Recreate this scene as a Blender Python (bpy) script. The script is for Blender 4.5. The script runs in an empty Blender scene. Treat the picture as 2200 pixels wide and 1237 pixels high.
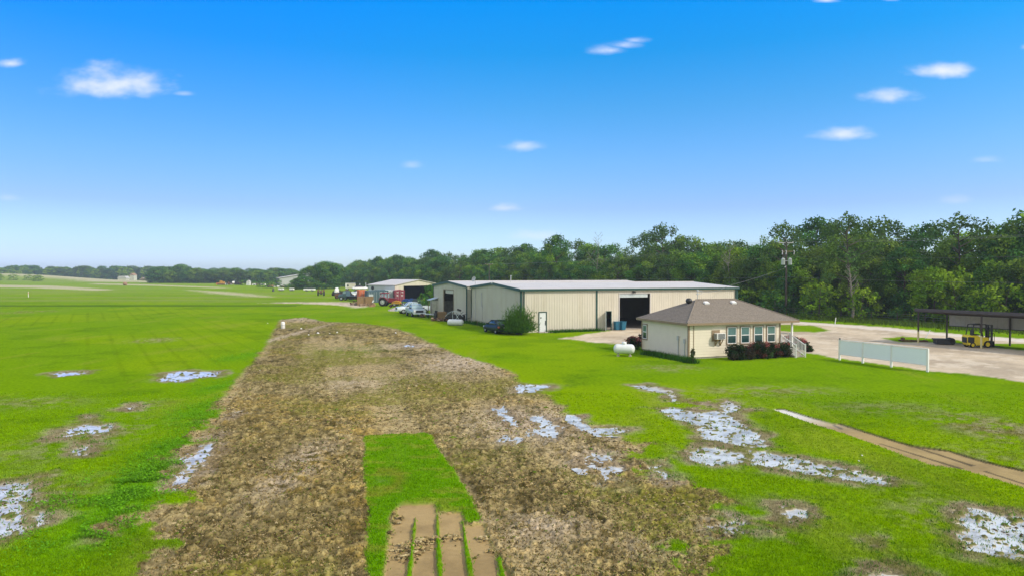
import bpy, math, random
import numpy as np
from mathutils import Matrix, Vector
random.seed(7); np.random.seed(7)
C = bpy.data.collections.new('scene'); bpy.context.scene.collection.children.link(C)
SC = bpy.context.scene
R = math.radians

# ------------------------------------------------------------------ camera
H, F, PITCH = 6.2, 1467.0, math.atan(28.5/1467)
cam = bpy.data.objects.new('camera', bpy.data.cameras.new('camera')); C.objects.link(cam)
cam.location = (0, 0, H); cam.rotation_euler = (math.pi/2-PITCH, 0, 0)
cam.data.sensor_width = 36; cam.data.lens = 36*F/2200; cam.data.clip_start = .1; cam.data.clip_end = 30000
SC.camera = cam
SC.view_settings.view_transform = 'Standard'; SC.view_settings.look = 'None'
SC.view_settings.exposure = 0.56; SC.view_settings.gamma = 1
SC.cycles.volume_bounces = 0; SC.cycles.max_bounces = 6; SC.cycles.transparent_max_bounces = 6

def G(px, py, z=0.0):                      # ground position of something measured in the photograph
    ct, st = math.cos(PITCH), math.sin(PITCH)
    u, v = (px-1100)/F, (618.5-py)/F
    d = (u, ct+v*st, -st+v*ct)
    k = (z-H)/d[2]
    return Vector((d[0]*k, d[1]*k, z))
def ZAT(Y, py):                            # height of something seen at depth Y
    a = math.atan((618.5-py)/F)-PITCH
    return H+Y*math.tan(a)

# ------------------------------------------------------------------ sky and sun
SUN_AZ = Vector((.90, -.42)).normalized(); SUN_EL = R(38)
sun = bpy.data.objects.new('sun', bpy.data.lights.new('sun', 'SUN')); C.objects.link(sun)
sun.data.energy = 2.3; sun.data.angle = R(4); sun.data.color = (1, .90, .74)
sd_ = Vector((SUN_AZ.x*math.cos(SUN_EL), SUN_AZ.y*math.cos(SUN_EL), math.sin(SUN_EL)))
sun.rotation_euler = sd_.to_track_quat('Z', 'Y').to_euler()
W = bpy.data.worlds.new("World"); SC.world = W; W.use_nodes = True
nt = W.node_tree; N = nt.nodes; L = nt.links
bg = N['Background']; bg.inputs['Strength'].default_value = 0.138
sky = N.new('ShaderNodeTexSky'); sky.sky_type = 'NISHITA'; sky.sun_disc = False
sky.sun_elevation = SUN_EL; sky.sun_rotation = math.atan2(SUN_AZ.x, SUN_AZ.y); sky.altitude = 100
tc = N.new('ShaderNodeTexCoord'); sep = N.new('ShaderNodeSeparateXYZ'); L.new(tc.outputs['Generated'], sep.inputs[0])
ramp = N.new('ShaderNodeValToRGB'); L.new(sep.outputs['Z'], ramp.inputs[0])
RAMP = [(0.0, (.97, 1.20, 1.5)), (.034, (.70, .90, 1.28)), (.095, (.50, .64, 1.02)), (.161, (.37, .67, 1.02)), (.232, (.21, .67, 1.02)), (.305, (.05, .67, 1.12)), (.373, (.0, .72, 1.36)), (.42, (.02, .72, 1.3)), (.62, (2.5, 2.15, 1.6)), (1, (2.7, 2.3, 1.75))]  # top stops brightened above the view as added fill light
RAMP = [(p, tuple(v/3 for v in c)) for p, c in RAMP]
ramp.color_ramp.elements[0].position = RAMP[0][0]; ramp.color_ramp.elements[0].color = (*RAMP[0][1], 1)
ramp.color_ramp.elements[1].position = 1; ramp.color_ramp.elements[1].color = (*RAMP[-1][1], 1)
for p, c in RAMP[1:-1]:
    e = ramp.color_ramp.elements.new(p); e.color = (*c, 1)
mul = N.new('ShaderNodeMix'); mul.data_type = 'RGBA'; mul.blend_type = 'MULTIPLY'; mul.inputs[0].default_value = 1
L.new(sky.outputs[0], mul.inputs[6]); L.new(ramp.outputs[0], mul.inputs[7])
def wm(op, a, b=None, c=None):
    n = N.new('ShaderNodeMath'); n.operation = op
    for i, v in enumerate((a, b, c)):
        if v is None: continue
        if isinstance(v, (int, float)): n.inputs[i].default_value = v
        else: L.new(v, n.inputs[i])
    return n.outputs[0]
yc = wm('MAXIMUM', sep.outputs['Y'], .01)
ux = wm('DIVIDE', sep.outputs['X'], yc); uz = wm('DIVIDE', sep.outputs['Z'], yc)
cz = N.new('ShaderNodeCombineXYZ'); L.new(ux, cz.inputs[0]); L.new(wm('MULTIPLY', uz, 2.0), cz.inputs[1])
nz = N.new('ShaderNodeTexNoise'); nz.inputs['Scale'].default_value = 22; nz.inputs['Detail'].default_value = 6; nz.inputs['Roughness'].default_value = .55
L.new(cz.outputs[0], nz.inputs['Vector'])
nz2 = N.new('ShaderNodeTexNoise'); nz2.inputs['Scale'].default_value = 9; nz2.inputs['Detail'].default_value = 3
L.new(cz.outputs[0], nz2.inputs['Vector'])
nA = wm('MULTIPLY', wm('SUBTRACT', nz.outputs[0], .5), 2.0)
nB = wm('MULTIPLY', wm('SUBTRACT', nz2.outputs[0], .5), 1.2)
nn = wm('ADD', nA, nB)
CLOUDS = [(240, 185, 150, 52, 1.0), (30, 140, 45, 16, .8), (1312, 112, 50, 18, .75), (1338, 101, 52, 17, .8), (1362, 91, 42, 12, .6), (1120, 316, 60, 17, .55), (1086, 448, 48, 13, .5),
          (1905, 211, 78, 26, .85), (2020, 155, 85, 24, .95), (1805, 291, 82, 24, .8), (1770, 5, 34, 14, .8), (1908, 3, 30, 10, .5),
          (2196, 105, 20, 12, .6), (1150, 508, 80, 18, .4), (400, 204, 30, 8, .35), (2120, 345, 45, 12, .25), (885, 357, 30, 12, .28), (20, 425, 40, 14, .2), (2050, 430, 50, 14, .2)]
total = None; shade = None
for (px, py, w, h, s) in CLOUDS:
    cx, cy = (px-1100)/F, (590-py)/F
    dx = wm('MULTIPLY', wm('SUBTRACT', ux, cx), F/w)
    dz = wm('MULTIPLY', wm('SUBTRACT', uz, cy), F/h)
    # flat underside: below the centre the cloud ends sooner
    dzz = wm('MAXIMUM', dz, wm('MULTIPLY', dz, -1.45))
    d = wm('SQRT', wm('ADD', wm('MULTIPLY', dx, dx), wm('MULTIPLY', dzz, dzz)))
    m = wm('SUBTRACT', wm('ADD', 1.25, wm('MULTIPLY', nn, .85)), wm('MULTIPLY', d, 1.22))
    n = N.new('ShaderNodeMapRange'); n.interpolation_type = 'SMOOTHSTEP'
    n.inputs['From Min'].default_value = 0.0; n.inputs['From Max'].default_value = 1.5; n.inputs['To Max'].default_value = s*.95
    L.new(m, n.inputs['Value'])
    total = n.outputs[0] if total is None else wm('MAXIMUM', total, n.outputs[0])
lf = N.new('ShaderNodeMapRange'); lf.interpolation_type = 'SMOOTHSTEP'; lf.inputs['From Min'].default_value = .05; lf.inputs['From Max'].default_value = -.65; lf.inputs['To Min'].default_value = 1; lf.inputs['To Max'].default_value = .78
L.new(sep.outputs['X'], lf.inputs['Value'])            # the sky away from the sun is a little deeper
lc = N.new('ShaderNodeCombineXYZ'); L.new(lf.outputs[0], lc.inputs[0]); L.new(lf.outputs[0], lc.inputs[1]); lc.inputs[2].default_value = 1
lm = N.new('ShaderNodeVectorMath'); lm.operation = 'MULTIPLY'; L.new(ramp.outputs[0], lm.inputs[0]); L.new(lc.outputs[0], lm.inputs[1]); L.new(lm.outputs[0], mul.inputs[7])
front = wm('GREATER_THAN', sep.outputs['Y'], .02)
total = wm('MULTIPLY', total, front)
mix = N.new('ShaderNodeMix'); mix.data_type = 'RGBA'
L.new(total, mix.inputs[0]); sc_ = N.new('ShaderNodeVectorMath'); sc_.operation = 'SCALE'; sc_.inputs['Scale'].default_value = 3.0; L.new(mul.outputs[2], sc_.inputs[0]); L.new(sc_.outputs[0], mix.inputs[6]); mix.inputs[7].default_value = (4.9, 5.0, 5.9, 1)
rear_fill = N.new('ShaderNodeMapRange'); rear_fill.interpolation_type = 'SMOOTHSTEP'; rear_fill.inputs['From Min'].default_value = .55; rear_fill.inputs['From Max'].default_value = -.1; rear_fill.inputs['To Max'].default_value = .85
L.new(sep.outputs['Y'], rear_fill.inputs['Value'])          # added unseen brightness behind the camera, fills the shaded walls
mixb = N.new('ShaderNodeMix'); mixb.data_type = 'RGBA'; L.new(rear_fill.outputs[0], mixb.inputs[0]); L.new(mix.outputs[2], mixb.inputs[6]); mixb.inputs[7].default_value = (4.9, 4.85, 4.7, 1)
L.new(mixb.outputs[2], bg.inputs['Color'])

# ------------------------------------------------------------------ helpers
def tag(o, label=None, cat=None, group=None, kind=None):
    if label: o['label'] = label
    if cat: o['category'] = cat
    if group: o['group'] = group
    if kind: o['kind'] = kind
    return o
def thing(name, label, cat, loc=(0, 0, 0), rz=0, group=None):
    o = bpy.data.objects.new(name, None); C.objects.link(o); o.empty_display_size = .3
    o.location = loc; o.rotation_euler = (0, 0, rz)
    return tag(o, label, cat, group)
def children(o): return [c for c in C.objects if c.parent == o]
def copy_tree(o, parent=None, kids=None):
    c = o.copy(); C.objects.link(c)
    if parent: c.parent = parent
    for ch in (kids(o) if kids else list(o.children)): copy_tree(ch, c)
    return c
class MB:
    def __init__(s, M=None): s.v = []; s.f = []; s.sm = []; s.M = M
    def add(s, vs, fs, smooth=False):
        o = len(s.v)
        for p in vs:
            p = Vector(p); s.v.append(tuple(s.M @ p) if s.M else tuple(p))
        for f in fs: s.f.append(tuple(i+o for i in f)); s.sm.append(smooth)
        return s
    def box(s, x0, x1, y0, y1, z0, z1):
        vs = [(x, y, z) for z in (z0, z1) for y in (y0, y1) for x in (x0, x1)]
        return s.add(vs, [(0, 2, 3, 1), (4, 5, 7, 6), (0, 1, 5, 4), (2, 6, 7, 3), (0, 4, 6, 2), (1, 3, 7, 5)])
    def cbox(s, c, d, rz=0, ry=0, rx=0):
        m = Matrix.Translation(c) @ Matrix.Rotation(rz, 4, 'Z') @ Matrix.Rotation(ry, 4, 'Y') @ Matrix.Rotation(rx, 4, 'X')
        vs = [m @ Vector((x*d[0]/2, y*d[1]/2, z*d[2]/2)) for z in (-1, 1) for y in (-1, 1) for x in (-1, 1)]
        return s.add(vs, [(0, 2, 3, 1), (4, 5, 7, 6), (0, 1, 5, 4), (2, 6, 7, 3), (0, 4, 6, 2), (1, 3, 7, 5)])
    def tube(s, p0, p1, r0, r1=None, n=8, cap=True):
        r1 = r0 if r1 is None else r1
        p0, p1 = Vector(p0), Vector(p1); d = (p1-p0)
        if d.length < 1e-6: return s
        q = d.to_track_quat('Z', 'Y').to_matrix()
        vs = []
        for p, r in ((p0, r0), (p1, r1)):
            for i in range(n):
                a = 2*math.pi*i/n; vs.append(p+q @ Vector((math.cos(a)*r, math.sin(a)*r, 0)))
        s.add(vs, [(i, (i+1) % n, n+(i+1) % n, n+i) for i in range(n)], True)
        if cap:
            s.add(vs[:n], [tuple(range(n))[::-1]]); s.add(vs[n:], [tuple(range(n))])
        return s
    def path(s, pts, r, n=6):
        for a, b in zip(pts[:-1], pts[1:]): s.tube(a, b, r, n=n)
        return s
    def lathe(s, prof, M, n=20, caps=True):          # prof: (radius, height) about local Z of M
        vs = []
        for r, z in prof:
            for i in range(n):
                a = 2*math.pi*i/n; vs.append(M @ Vector((r*math.cos(a), r*math.sin(a), z)))
        fs = []
        for k in range(len(prof)-1):
            for i in range(n): fs.append((k*n+i, k*n+(i+1) % n, (k+1)*n+(i+1) % n, (k+1)*n+i))
        s.add(vs, fs, True)
        if caps: s.add(vs[:n], [tuple(range(n))[::-1]]); s.add(vs[-n:], [tuple(range(n))])
        return s
    def prism(s, poly, axis, a0, a1):     # polygon in the other two axes, extruded along axis
        def mk(p, a):
            return {'x': (a, p[0], p[1]), 'y': (p[0], a, p[1]), 'z': (p[0], p[1], a)}[axis]
        n = len(poly); vs = [mk(p, a0) for p in poly]+[mk(p, a1) for p in poly]
        fs = [(i, (i+1) % n, n+(i+1) % n, n+i) for i in range(n)]+[tuple(range(n))[::-1], tuple(range(n, 2*n))]
        return s.add(vs, fs)
    def loft(s, rings, smooth=True):
        n = len(rings[0]); vs = [p for r in rings for p in r]; fs = []
        for k in range(len(rings)-1):
            for i in range(n): fs.append((k*n+i, k*n+(i+1) % n, (k+1)*n+(i+1) % n, (k+1)*n+i))
        s.add(vs, fs, smooth); s.add(rings[0], [tuple(range(n))[::-1]]); s.add(rings[-1], [tuple(range(n))])
        return s
    def build(s, name, mat, parent=None, label=None, bevel=0):
        me = bpy.data.meshes.new(name); me.from_pydata(s.v, [], s.f); me.update()
        me.polygons.foreach_set('use_smooth', s.sm)
        me.materials.append(mat)
        o = bpy.data.objects.new(name, me); C.objects.link(o)
        import bmesh
        b = bmesh.new(); b.from_mesh(me); bmesh.ops.recalc_face_normals(b, faces=b.faces); b.to_mesh(me); b.free()
        if parent: o.parent = parent
        if label: o['label'] = label
        if bevel:
            m = o.modifiers.new('bevel', 'BEVEL'); m.width = bevel; m.segments = 2; m.limit_method = 'ANGLE'
        return o
def np_mesh(name, V, Fc, mat, tint=None, smooth=False):
    me = bpy.data.meshes.new(name); k = Fc.shape[1]
    me.vertices.add(len(V)); me.vertices.foreach_set('co', V.astype(np.float32).ravel())
    me.loops.add(Fc.size); me.loops.foreach_set('vertex_index', Fc.astype(np.int32).ravel())
    me.polygons.add(len(Fc)); me.polygons.foreach_set('loop_start', np.arange(len(Fc), dtype=np.int32)*k)
    me.polygons.foreach_set('loop_total', np.full(len(Fc), k, dtype=np.int32))
    me.polygons.foreach_set('use_smooth', np.full(len(Fc), smooth))
    me.update(calc_edges=True)
    if tint is not None:
        a = me.attributes.new('tint', 'FLOAT_COLOR', 'POINT')
        c = np.ones((len(V), 4), np.float32); c[:, :3] = tint; a.data.foreach_set('color', c.ravel())
    me.materials.append(mat)
    return me
def link(name, me, parent=None):
    o = bpy.data.objects.new(name, me); C.objects.link(o)
    if parent: o.parent = parent
    return o

# ------------------------------------------------------------------ materials
def material(name, col=(.5, .5, .5), rough=.6, metal=0, var=.15, scale=3.0, bump=0, bscale=30, col2=None, stain=None, spec=.5, stretch=None, attr=False, trans=0, coat=0):
    m = bpy.data.materials.new(name); m.use_nodes = True; t = m.node_tree; n = t.nodes; l = t.links
    b = n['Principled BSDF']; b.inputs['Roughness'].default_value = rough; b.inputs['Metallic'].default_value = metal
    b.inputs['Specular IOR Level'].default_value = spec; b.inputs['Coat Weight'].default_value = coat
    geo = n.new('ShaderNodeNewGeometry'); vec = geo.outputs['Position']
    tcn = n.new('ShaderNodeTexCoord'); vec = tcn.outputs['Object']
    if stretch:
        mp = n.new('ShaderNodeMapping'); mp.inputs['Scale'].default_value = stretch; l.new(vec, mp.inputs[0]); vec = mp.outputs[0]
    nz = n.new('ShaderNodeTexNoise'); nz.inputs['Scale'].default_value = scale; nz.inputs['Detail'].default_value = 6; nz.inputs['Roughness'].default_value = .62
    l.new(vec, nz.inputs['Vector'])
    mr = n.new('ShaderNodeMapRange'); mr.inputs['From Min'].default_value = .3; mr.inputs['From Max'].default_value = .7
    l.new(nz.outputs[0], mr.inputs[0])
    mx = n.new('ShaderNodeMix'); mx.data_type = 'RGBA'; l.new(mr.outputs[0], mx.inputs[0])
    if attr:
        at = n.new('ShaderNodeAttribute'); at.attribute_name = 'tint'
        mr.inputs['To Min'].default_value = 1-var; mr.inputs['To Max'].default_value = 1+var
        hs = n.new('ShaderNodeVectorMath'); hs.operation = 'SCALE'; l.new(at.outputs['Color'], hs.inputs[0]); l.new(mr.outputs[0], hs.inputs['Scale'])
        out = hs.outputs[0]
    else:
        c2 = col2 or tuple(c*(1-2*var) for c in col)
        mx.inputs[6].default_value = (*c2, 1); mx.inputs[7].default_value = (*tuple(min(1, c*(1+var*.5)) for c in col), 1)
        out = mx.outputs[2]
    if stain:
        sc, amt, scol, st = stain
        mp = n.new('ShaderNodeMapping'); mp.inputs['Scale'].default_value = st; l.new(tcn.outputs['Object'], mp.inputs[0])
        n2 = n.new('ShaderNodeTexNoise'); n2.inputs['Scale'].default_value = sc; n2.inputs['Detail'].default_value = 5; l.new(mp.outputs[0], n2.inputs['Vector'])
        r2 = n.new('ShaderNodeMapRange'); r2.inputs['From Min'].default_value = .5; r2.inputs['From Max'].default_value = .78; r2.inputs['To Max'].default_value = amt; l.new(n2.outputs[0], r2.inputs[0])
        m2 = n.new('ShaderNodeMix'); m2.data_type = 'RGBA'; l.new(r2.outputs[0], m2.inputs[0]); l.new(out, m2.inputs[6]); m2.inputs[7].default_value = (*scol, 1); out = m2.outputs[2]
    l.new(out, b.inputs['Base Color'])
    if bump:
        n3 = n.new('ShaderNodeTexNoise'); n3.inputs['Scale'].default_value = bscale; n3.inputs['Detail'].default_value = 4; l.new(vec, n3.inputs['Vector'])
        bp = n.new('ShaderNodeBump'); bp.inputs['Strength'].default_value = bump; bp.inputs['Distance'].default_value = .03; l.new(n3.outputs[0], bp.inputs['Height']); l.new(bp.outputs[0], b.inputs['Normal'])
    if trans:
        tr = n.new('ShaderNodeBsdfTranslucent'); l.new(out, tr.inputs[0]); ms = n.new('ShaderNodeMixShader'); ms.inputs[0].default_value = trans
        l.new(b.outputs[0], ms.inputs[1]); l.new(tr.outputs[0], ms.inputs[2]); l.new(ms.outputs[0], n['Material Output'].inputs[0])
    return m
RUST = (.16, .07, .03)
M = dict(
    ground=material('ground', attr=True, var=.28, scale=5, bump=.5, bscale=14, rough=1, spec=0),
    mud=material('mud', attr=True, var=.55, scale=7, bump=1.0, bscale=16, rough=.95, spec=.02),
    lane=material('sod_lane', attr=True, var=.10, scale=9, bump=.25, bscale=25, rough=.8, spec=.15),
    gravel=material('gravel', attr=True, var=.13, scale=2.5, bump=.3, bscale=20, rough=.95, spec=.1),
    leaf=material('leaf', attr=True, var=.15, scale=1.2, rough=.85, spec=.08, trans=.3),
    blade=material('blade', attr=True, var=.15, scale=1.2, rough=1, spec=0, trans=.25),
    clod=material('clod', attr=True, var=.35, scale=25, rough=1, spec=0),
    bark=material('bark', (.10, .085, .065), .9, var=.3, scale=6, bump=.5),
    pale_bark=material('pale_bark', (.24, .22, .19), .9, var=.2, scale=6),
    siding=material('tan_metal_siding', (.62, .58, .49), .45, var=.04, scale=.6, stain=(1.2, .35, (.38, .33, .22), (1, 1, .15))),
    siding_old=material('faded_metal_siding', (.50, .50, .42), .5, var=.05, scale=.6, stain=(1.0, .35, (.40, .34, .22), (1, 1, .2))),
    green_trim=material('green_trim', (.008, .062, .052), .5, var=.1),
    roof_metal=material('white_metal_roof', (.55, .525, .515), .6, var=.05, scale=.5, stain=(1.0, .3, (.45, .40, .36), (.5, .5, 1))),
    grey_metal=material('grey_metal', (.48, .50, .52), .4, var=.08, scale=1),
    white=material('white_paint', (.80, .80, .80), .45, var=.03),
    door_white=material('door_white', (.72, .76, .78), .45, var=.03),
    dark=material('interior_shade', (.03, .03, .035), .9, var=.2),  # near-black colour standing in for shade inside the hangar
    concrete=material('concrete', (.42, .38, .34), .9, var=.12),
    shingle=material('shingle', (.245, .21, .175), .95, var=.22, scale=9, stretch=(1, 1, 1), bump=.6, bscale=25),
    cream=material('cream_siding', (.74, .67, .55), .6, var=.03, scale=2),
    brown_trim=material('tan_brown_trim', (.27, .195, .12), .6, var=.08),
    glass=material('window_glass', (.02, .06, .06), .06, var=.1, spec=1.0),
    blind=material('window_blind', (.10, .20, .20), .12, var=.1, spec=1.0),
    wood=material('wood', (.36, .24, .11), .8, var=.2, scale=8, stretch=(1, 8, 8)),
    oldwood=material('weathered_wood', (.30, .22, .14), .9, var=.3, scale=5),
    pole_wood=material('pole_wood', (.085, .07, .06), .9, var=.25, scale=4, stretch=(4, 4, .5)),
    tank=material('tank_white', (.72, .76, .78), .3, var=.05, stain=(3, .4, (.40, .36, .30), (1, 1, 1))),
    rubber=material('rubber', (.02, .02, .022), .85, var=.2),
    rim=material('rim', (.55, .60, .62), .4, metal=.4, var=.1),
    black=material('black_metal', (.025, .027, .03), .5, var=.2),
    rusty=material('rusty_metal', RUST, .85, var=.35, scale=5, col2=(.07, .045, .035)),
    tan_rust=material('pale_rusty_metal', (.40, .24, .14), .85, var=.3, scale=4, col2=(.22, .12, .07)),
    sedan=material('dark_green_car_paint', (.008, .020, .018), .45, var=.1, coat=.05, spec=.2),
    silver=material('silver_car_paint', (.42, .50, .54), .4, metal=.1, var=.05, coat=.2),
    carwhite=material('white_car_paint', (.66, .74, .80), .3, var=.04, coat=.5),
    autoglass=material('auto_glass', (.03, .05, .055), .15, var=.1, spec=.5),
    autoglass_pale=material('auto_glass_pale', (.30, .42, .46), .12, var=.1, spec=1),
    red_lens=material('red_lens', (.5, .03, .03), .3, var=.1),
    clear_lens=material('clear_lens', (.75, .78, .8), .15, var=.05),
    yellow=material('yellow_paint', (.85, .66, .02), .45, var=.1, stain=(3, .4, (.25, .15, .03), (1, 1, 1))),
    orange=material('orange_paint', (.68, .17, .06), .6, var=.12),
    amber=material('amber_paint', (.62, .32, .03), .55, var=.2, stain=(3, .5, RUST, (1, 1, 1))),
    red=material('red_paint', (.25, .02, .035), .45, var=.12),
    maroon=material('maroon_paint', (.26, .025, .055), .6, var=.12),
    slate=material('slate_paint', (.075, .14, .17), .6, var=.12),
    blue=material('blue_paint', (.02, .09, .32), .6, var=.2),
    binblue=material('teal_blue_plastic', (.01, .13, .22), .5, var=.1),
    lime_white=material('pale_sheet_metal', (.55, .62, .64), .4, var=.08),
    shed=material('shed_wall', (.55, .57, .48), .7, var=.15, stain=(2, .5, (.15, .13, .09), (2, 2, .3))),
    galv=material('galvanised_inside', (.44, .41, .42), .5, var=.08),
    fascia=material('dark_fascia', (.06, .055, .06), .6, var=.15),
    steel_brown=material('brown_steel_post', (.06, .045, .04), .7, var=.2),
    signface=material('sign_panel', (.84, .90, .96), .5, var=.01),
    insul=material('pale_insulator', (.62, .64, .66), .3, var=.05),
    wire=material('wire', (.16, .17, .17), .5, var=.1),
    stone=material('pale_stone', (.50, .45, .42), .95, var=.25, scale=6, bump=.5),
)
# water: shallow pale standing water
wt = bpy.data.materials.new('water'); wt.use_nodes = True
b = wt.node_tree.nodes['Principled BSDF']; b.inputs['Base Color'].default_value = (.78, .72, .64, 1); b.inputs['Roughness'].default_value = .10; b.inputs['Metallic'].default_value = .2; b.inputs['Specular IOR Level'].default_value = .9
nzz = wt.node_tree.nodes.new('ShaderNodeTexNoise'); nzz.inputs['Scale'].default_value = 6
bpp = wt.node_tree.nodes.new('ShaderNodeBump'); bpp.inputs['Strength'].default_value = .06; bpp.inputs['Distance'].default_value = .02
wt.node_tree.links.new(nzz.outputs[0], bpp.inputs['Height']); wt.node_tree.links.new(bpp.outputs[0], b.inputs['Normal'])
wn = wt.node_tree.nodes; wl = wt.node_tree.links
n1_ = wn.new('ShaderNodeTexNoise'); n1_.inputs['Scale'].default_value = 1.1; n1_.inputs['Detail'].default_value = 7; n1_.inputs['Roughness'].default_value = .7
tco = wn.new('ShaderNodeTexCoord'); wl.new(tco.outputs['Object'], n1_.inputs['Vector'])
r1_ = wn.new('ShaderNodeMapRange'); r1_.inputs['From Min'].default_value = .43; r1_.inputs['From Max'].default_value = .60; wl.new(n1_.outputs[0], r1_.inputs[0])
m1_ = wn.new('ShaderNodeMix'); m1_.data_type = 'RGBA'; m1_.inputs[6].default_value = (.84, .77, .66, 1); m1_.inputs[7].default_value = (.46, .38, .27, 1)   # clear water, muddier water
wl.new(r1_.outputs[0], m1_.inputs[0]); wl.new(m1_.outputs[2], b.inputs['Base Color'])
M['water'] = wt

# ------------------------------------------------------------------ noise
def hsh(i, j, s):
    n = (i.astype(np.int64)*374761393+j.astype(np.int64)*668265263+s*1442695041) & 0xffffffff
    n = ((n ^ (n >> 13))*1274126177) & 0xffffffff
    n = n ^ (n >> 16)
    return (n & 0xffffff)/float(0xffffff)
def vn(x, y, s=0):
    xi = np.floor(x); yi = np.floor(y); fx = x-xi; fy = y-yi
    fx = fx*fx*(3-2*fx); fy = fy*fy*(3-2*fy); xi = xi.astype(np.int64); yi = yi.astype(np.int64)
    a = hsh(xi, yi, s); b_ = hsh(xi+1, yi, s); c = hsh(xi, yi+1, s); d = hsh(xi+1, yi+1, s)
    return (a*(1-fx)+b_*fx)*(1-fy)+(c*(1-fx)+d*fx)*fy
def fbm(x, y, s=0, o=4):
    t = 0; a = .5; w = 0
    for k in range(o):
        t = t+a*vn(x*2**k+17*k, y*2**k-9*k, s+k); w += a; a *= .55
    return t/w
def sdist(poly, x, y):                     # signed distance, inside positive (poly in ground metres)
    p = np.array(poly); n = len(p); ins = np.zeros(x.shape, bool); d = np.full(x.shape, 1e9)
    for i in range(n):
        ax, ay = p[i]; bx, by = p[(i+1) % n]
        ex, ey = bx-ax, by-ay; wx, wy = x-ax, y-ay
        t = np.clip((wx*ex+wy*ey)/(ex*ex+ey*ey+1e-12), 0, 1)
        d = np.minimum(d, (wx-ex*t)**2+(wy-ey*t)**2)
        c = ((ay > y) != (by > y)) & (x < (bx-ax)*(y-ay)/((by-ay) if by != ay else 1e-9)+ax)
        ins ^= c
    d = np.sqrt(d); return np.where(ins, d, -d)
def gp(pts): return [tuple(G(a, b_).xy) for a, b_ in pts]
def sst(a, b_, v):
    t = np.clip((v-a)/(b_-a), 0, 1); return t*t*(3-2*t)

# ------------------------------------------------------------------ the ground, outlines measured in the photograph
MUD = gp([(600, 686), (655, 681), (700, 691), (760, 692), (830, 700), (885, 715), (930, 738), (990, 764), (1060, 783), (1102, 797), (1112, 815), (1150, 836), (1195, 858), (1240, 890), (1290, 914), (1350, 946),
          (1390, 985), (1440, 1012), (1500, 1052), (1545, 1082), (1605, 1105), (1600, 1130), (1545, 1145), (1515, 1170), (1530, 1237), (1580, 1420),
          (420, 1420), (390, 1237), (300, 1180), (290, 1150), (330, 1100), (385, 1030), (420, 950), (452, 905), (470, 860), (505, 815), (548, 772), (578, 728)])
SOD = gp([(781, 936), (850, 931), (925, 929), (942, 965), (975, 1010), (1012, 1075), (1020, 1090), (992, 1097), (938, 1098), (936, 1079), (856, 1080), (838, 1130), (822, 1237), (806, 1400), (775, 1400), (796, 1237), (783, 1170), (792, 1080), (784, 1010)])
BARE = gp([(856, 1080), (936, 1079), (938, 1098), (992, 1097), (1003, 1124), (1040, 1122), (1062, 1180), (1100, 1237), (1150, 1400), (795, 1400), (822, 1237), (838, 1130)])
SODPATCH = gp([(990, 1096), (1020, 1094), (1036, 1112), (1028, 1121), (1002, 1122)])
STRIPS = [gp([(890, 1108), (894, 1108), (892, 1150), (884, 1237), (868, 1420), (852, 1420), (874, 1237), (886, 1150)]),
          gp([(936, 1085), (942, 1098), (950, 1237), (962, 1420), (948, 1420), (941, 1237), (937, 1160)]),
          gp([(991, 1112), (998, 1124), (1017, 1237), (1045, 1420), (1030, 1420), (1007, 1237), (996, 1170)]),
          gp([(1069, 1196), (1076, 1200), (1084, 1237), (1120, 1420), (1106, 1420), (1074, 1237)])]
CUT = gp([(1660, 877), (1683, 877), (1735, 893), (1789, 908), (1806, 909), (1880, 932), (1957, 955), (1985, 957), (2038, 966), (2110, 988), (2200, 1009), (2420, 1060), (2420, 1115), (2200, 1046), (2130, 1025), (2058, 1004), (2004, 998), (1950, 980), (1886, 955), (1809, 928), (1735, 905)])
GROOVE_SHADE = [gp([(1884, 948), (1890, 948), (2070, 1002), (2060, 1003)]), gp([(1955, 954), (1962, 954), (2096, 996), (2086, 997)]), gp([(2112, 1008), (2120, 1008), (2260, 1052), (2252, 1053)]), gp([(1788, 910), (1793, 909), (1812, 918), (1806, 919)]),
          gp([(1660, 876), (1683, 875.6), (1735, 891.6), (1789, 906.6), (1806, 907.6), (1880, 930.5), (1957, 953.5), (2038, 964.5), (2110, 986), (2200, 1007), (2200, 1010), (2110, 989), (2038, 967), (1957, 956), (1880, 933), (1806, 910), (1735, 894), (1683, 878)])]  # shallow grooves whose step-edge shadow is painted dark
LOT = gp([(1205, 727), (1262, 716), (1300, 712), (1330, 705), (1398, 703), (1420, 695), (1600, 690), (1640, 681), (1714, 690), (1790, 695), (1900, 702), (2060, 717), (2200, 727), (2480, 748),
          (2480, 865), (2200, 820), (2075, 802), (2000, 796), (1900, 783), (1800, 769), (1745, 759), (1690, 752), (1500, 745), (1378, 741), (1345, 739), (1280, 736), (1235, 729)])
ISLE1 = gp([(1640, 696), (1700, 697), (1750, 699), (1783, 710), (1750, 713), (1690, 711), (1640, 708)])
ISLE2 = gp([(1895, 726), (1940, 722), (2060, 730), (2085, 738), (2200, 737), (2480, 755), (2480, 775), (2200, 752), (2130, 745), (2060, 737), (2000, 735), (1930, 734)])
ROADF = gp([(1640, 681), (1714, 690.5), (1790, 695.5), (1900, 703), (2060, 717.5), (2200, 727.5), (2480, 748), (2480, 759), (2200, 735), (2060, 723), (1900, 709), (1790, 700), (1714, 695), (1640, 686)])
TRACK = gp([(560, 650.5), (640, 648.5), (740, 648.5), (800, 652), (790, 658), (765, 662), (735, 656), (650, 652)])
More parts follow.
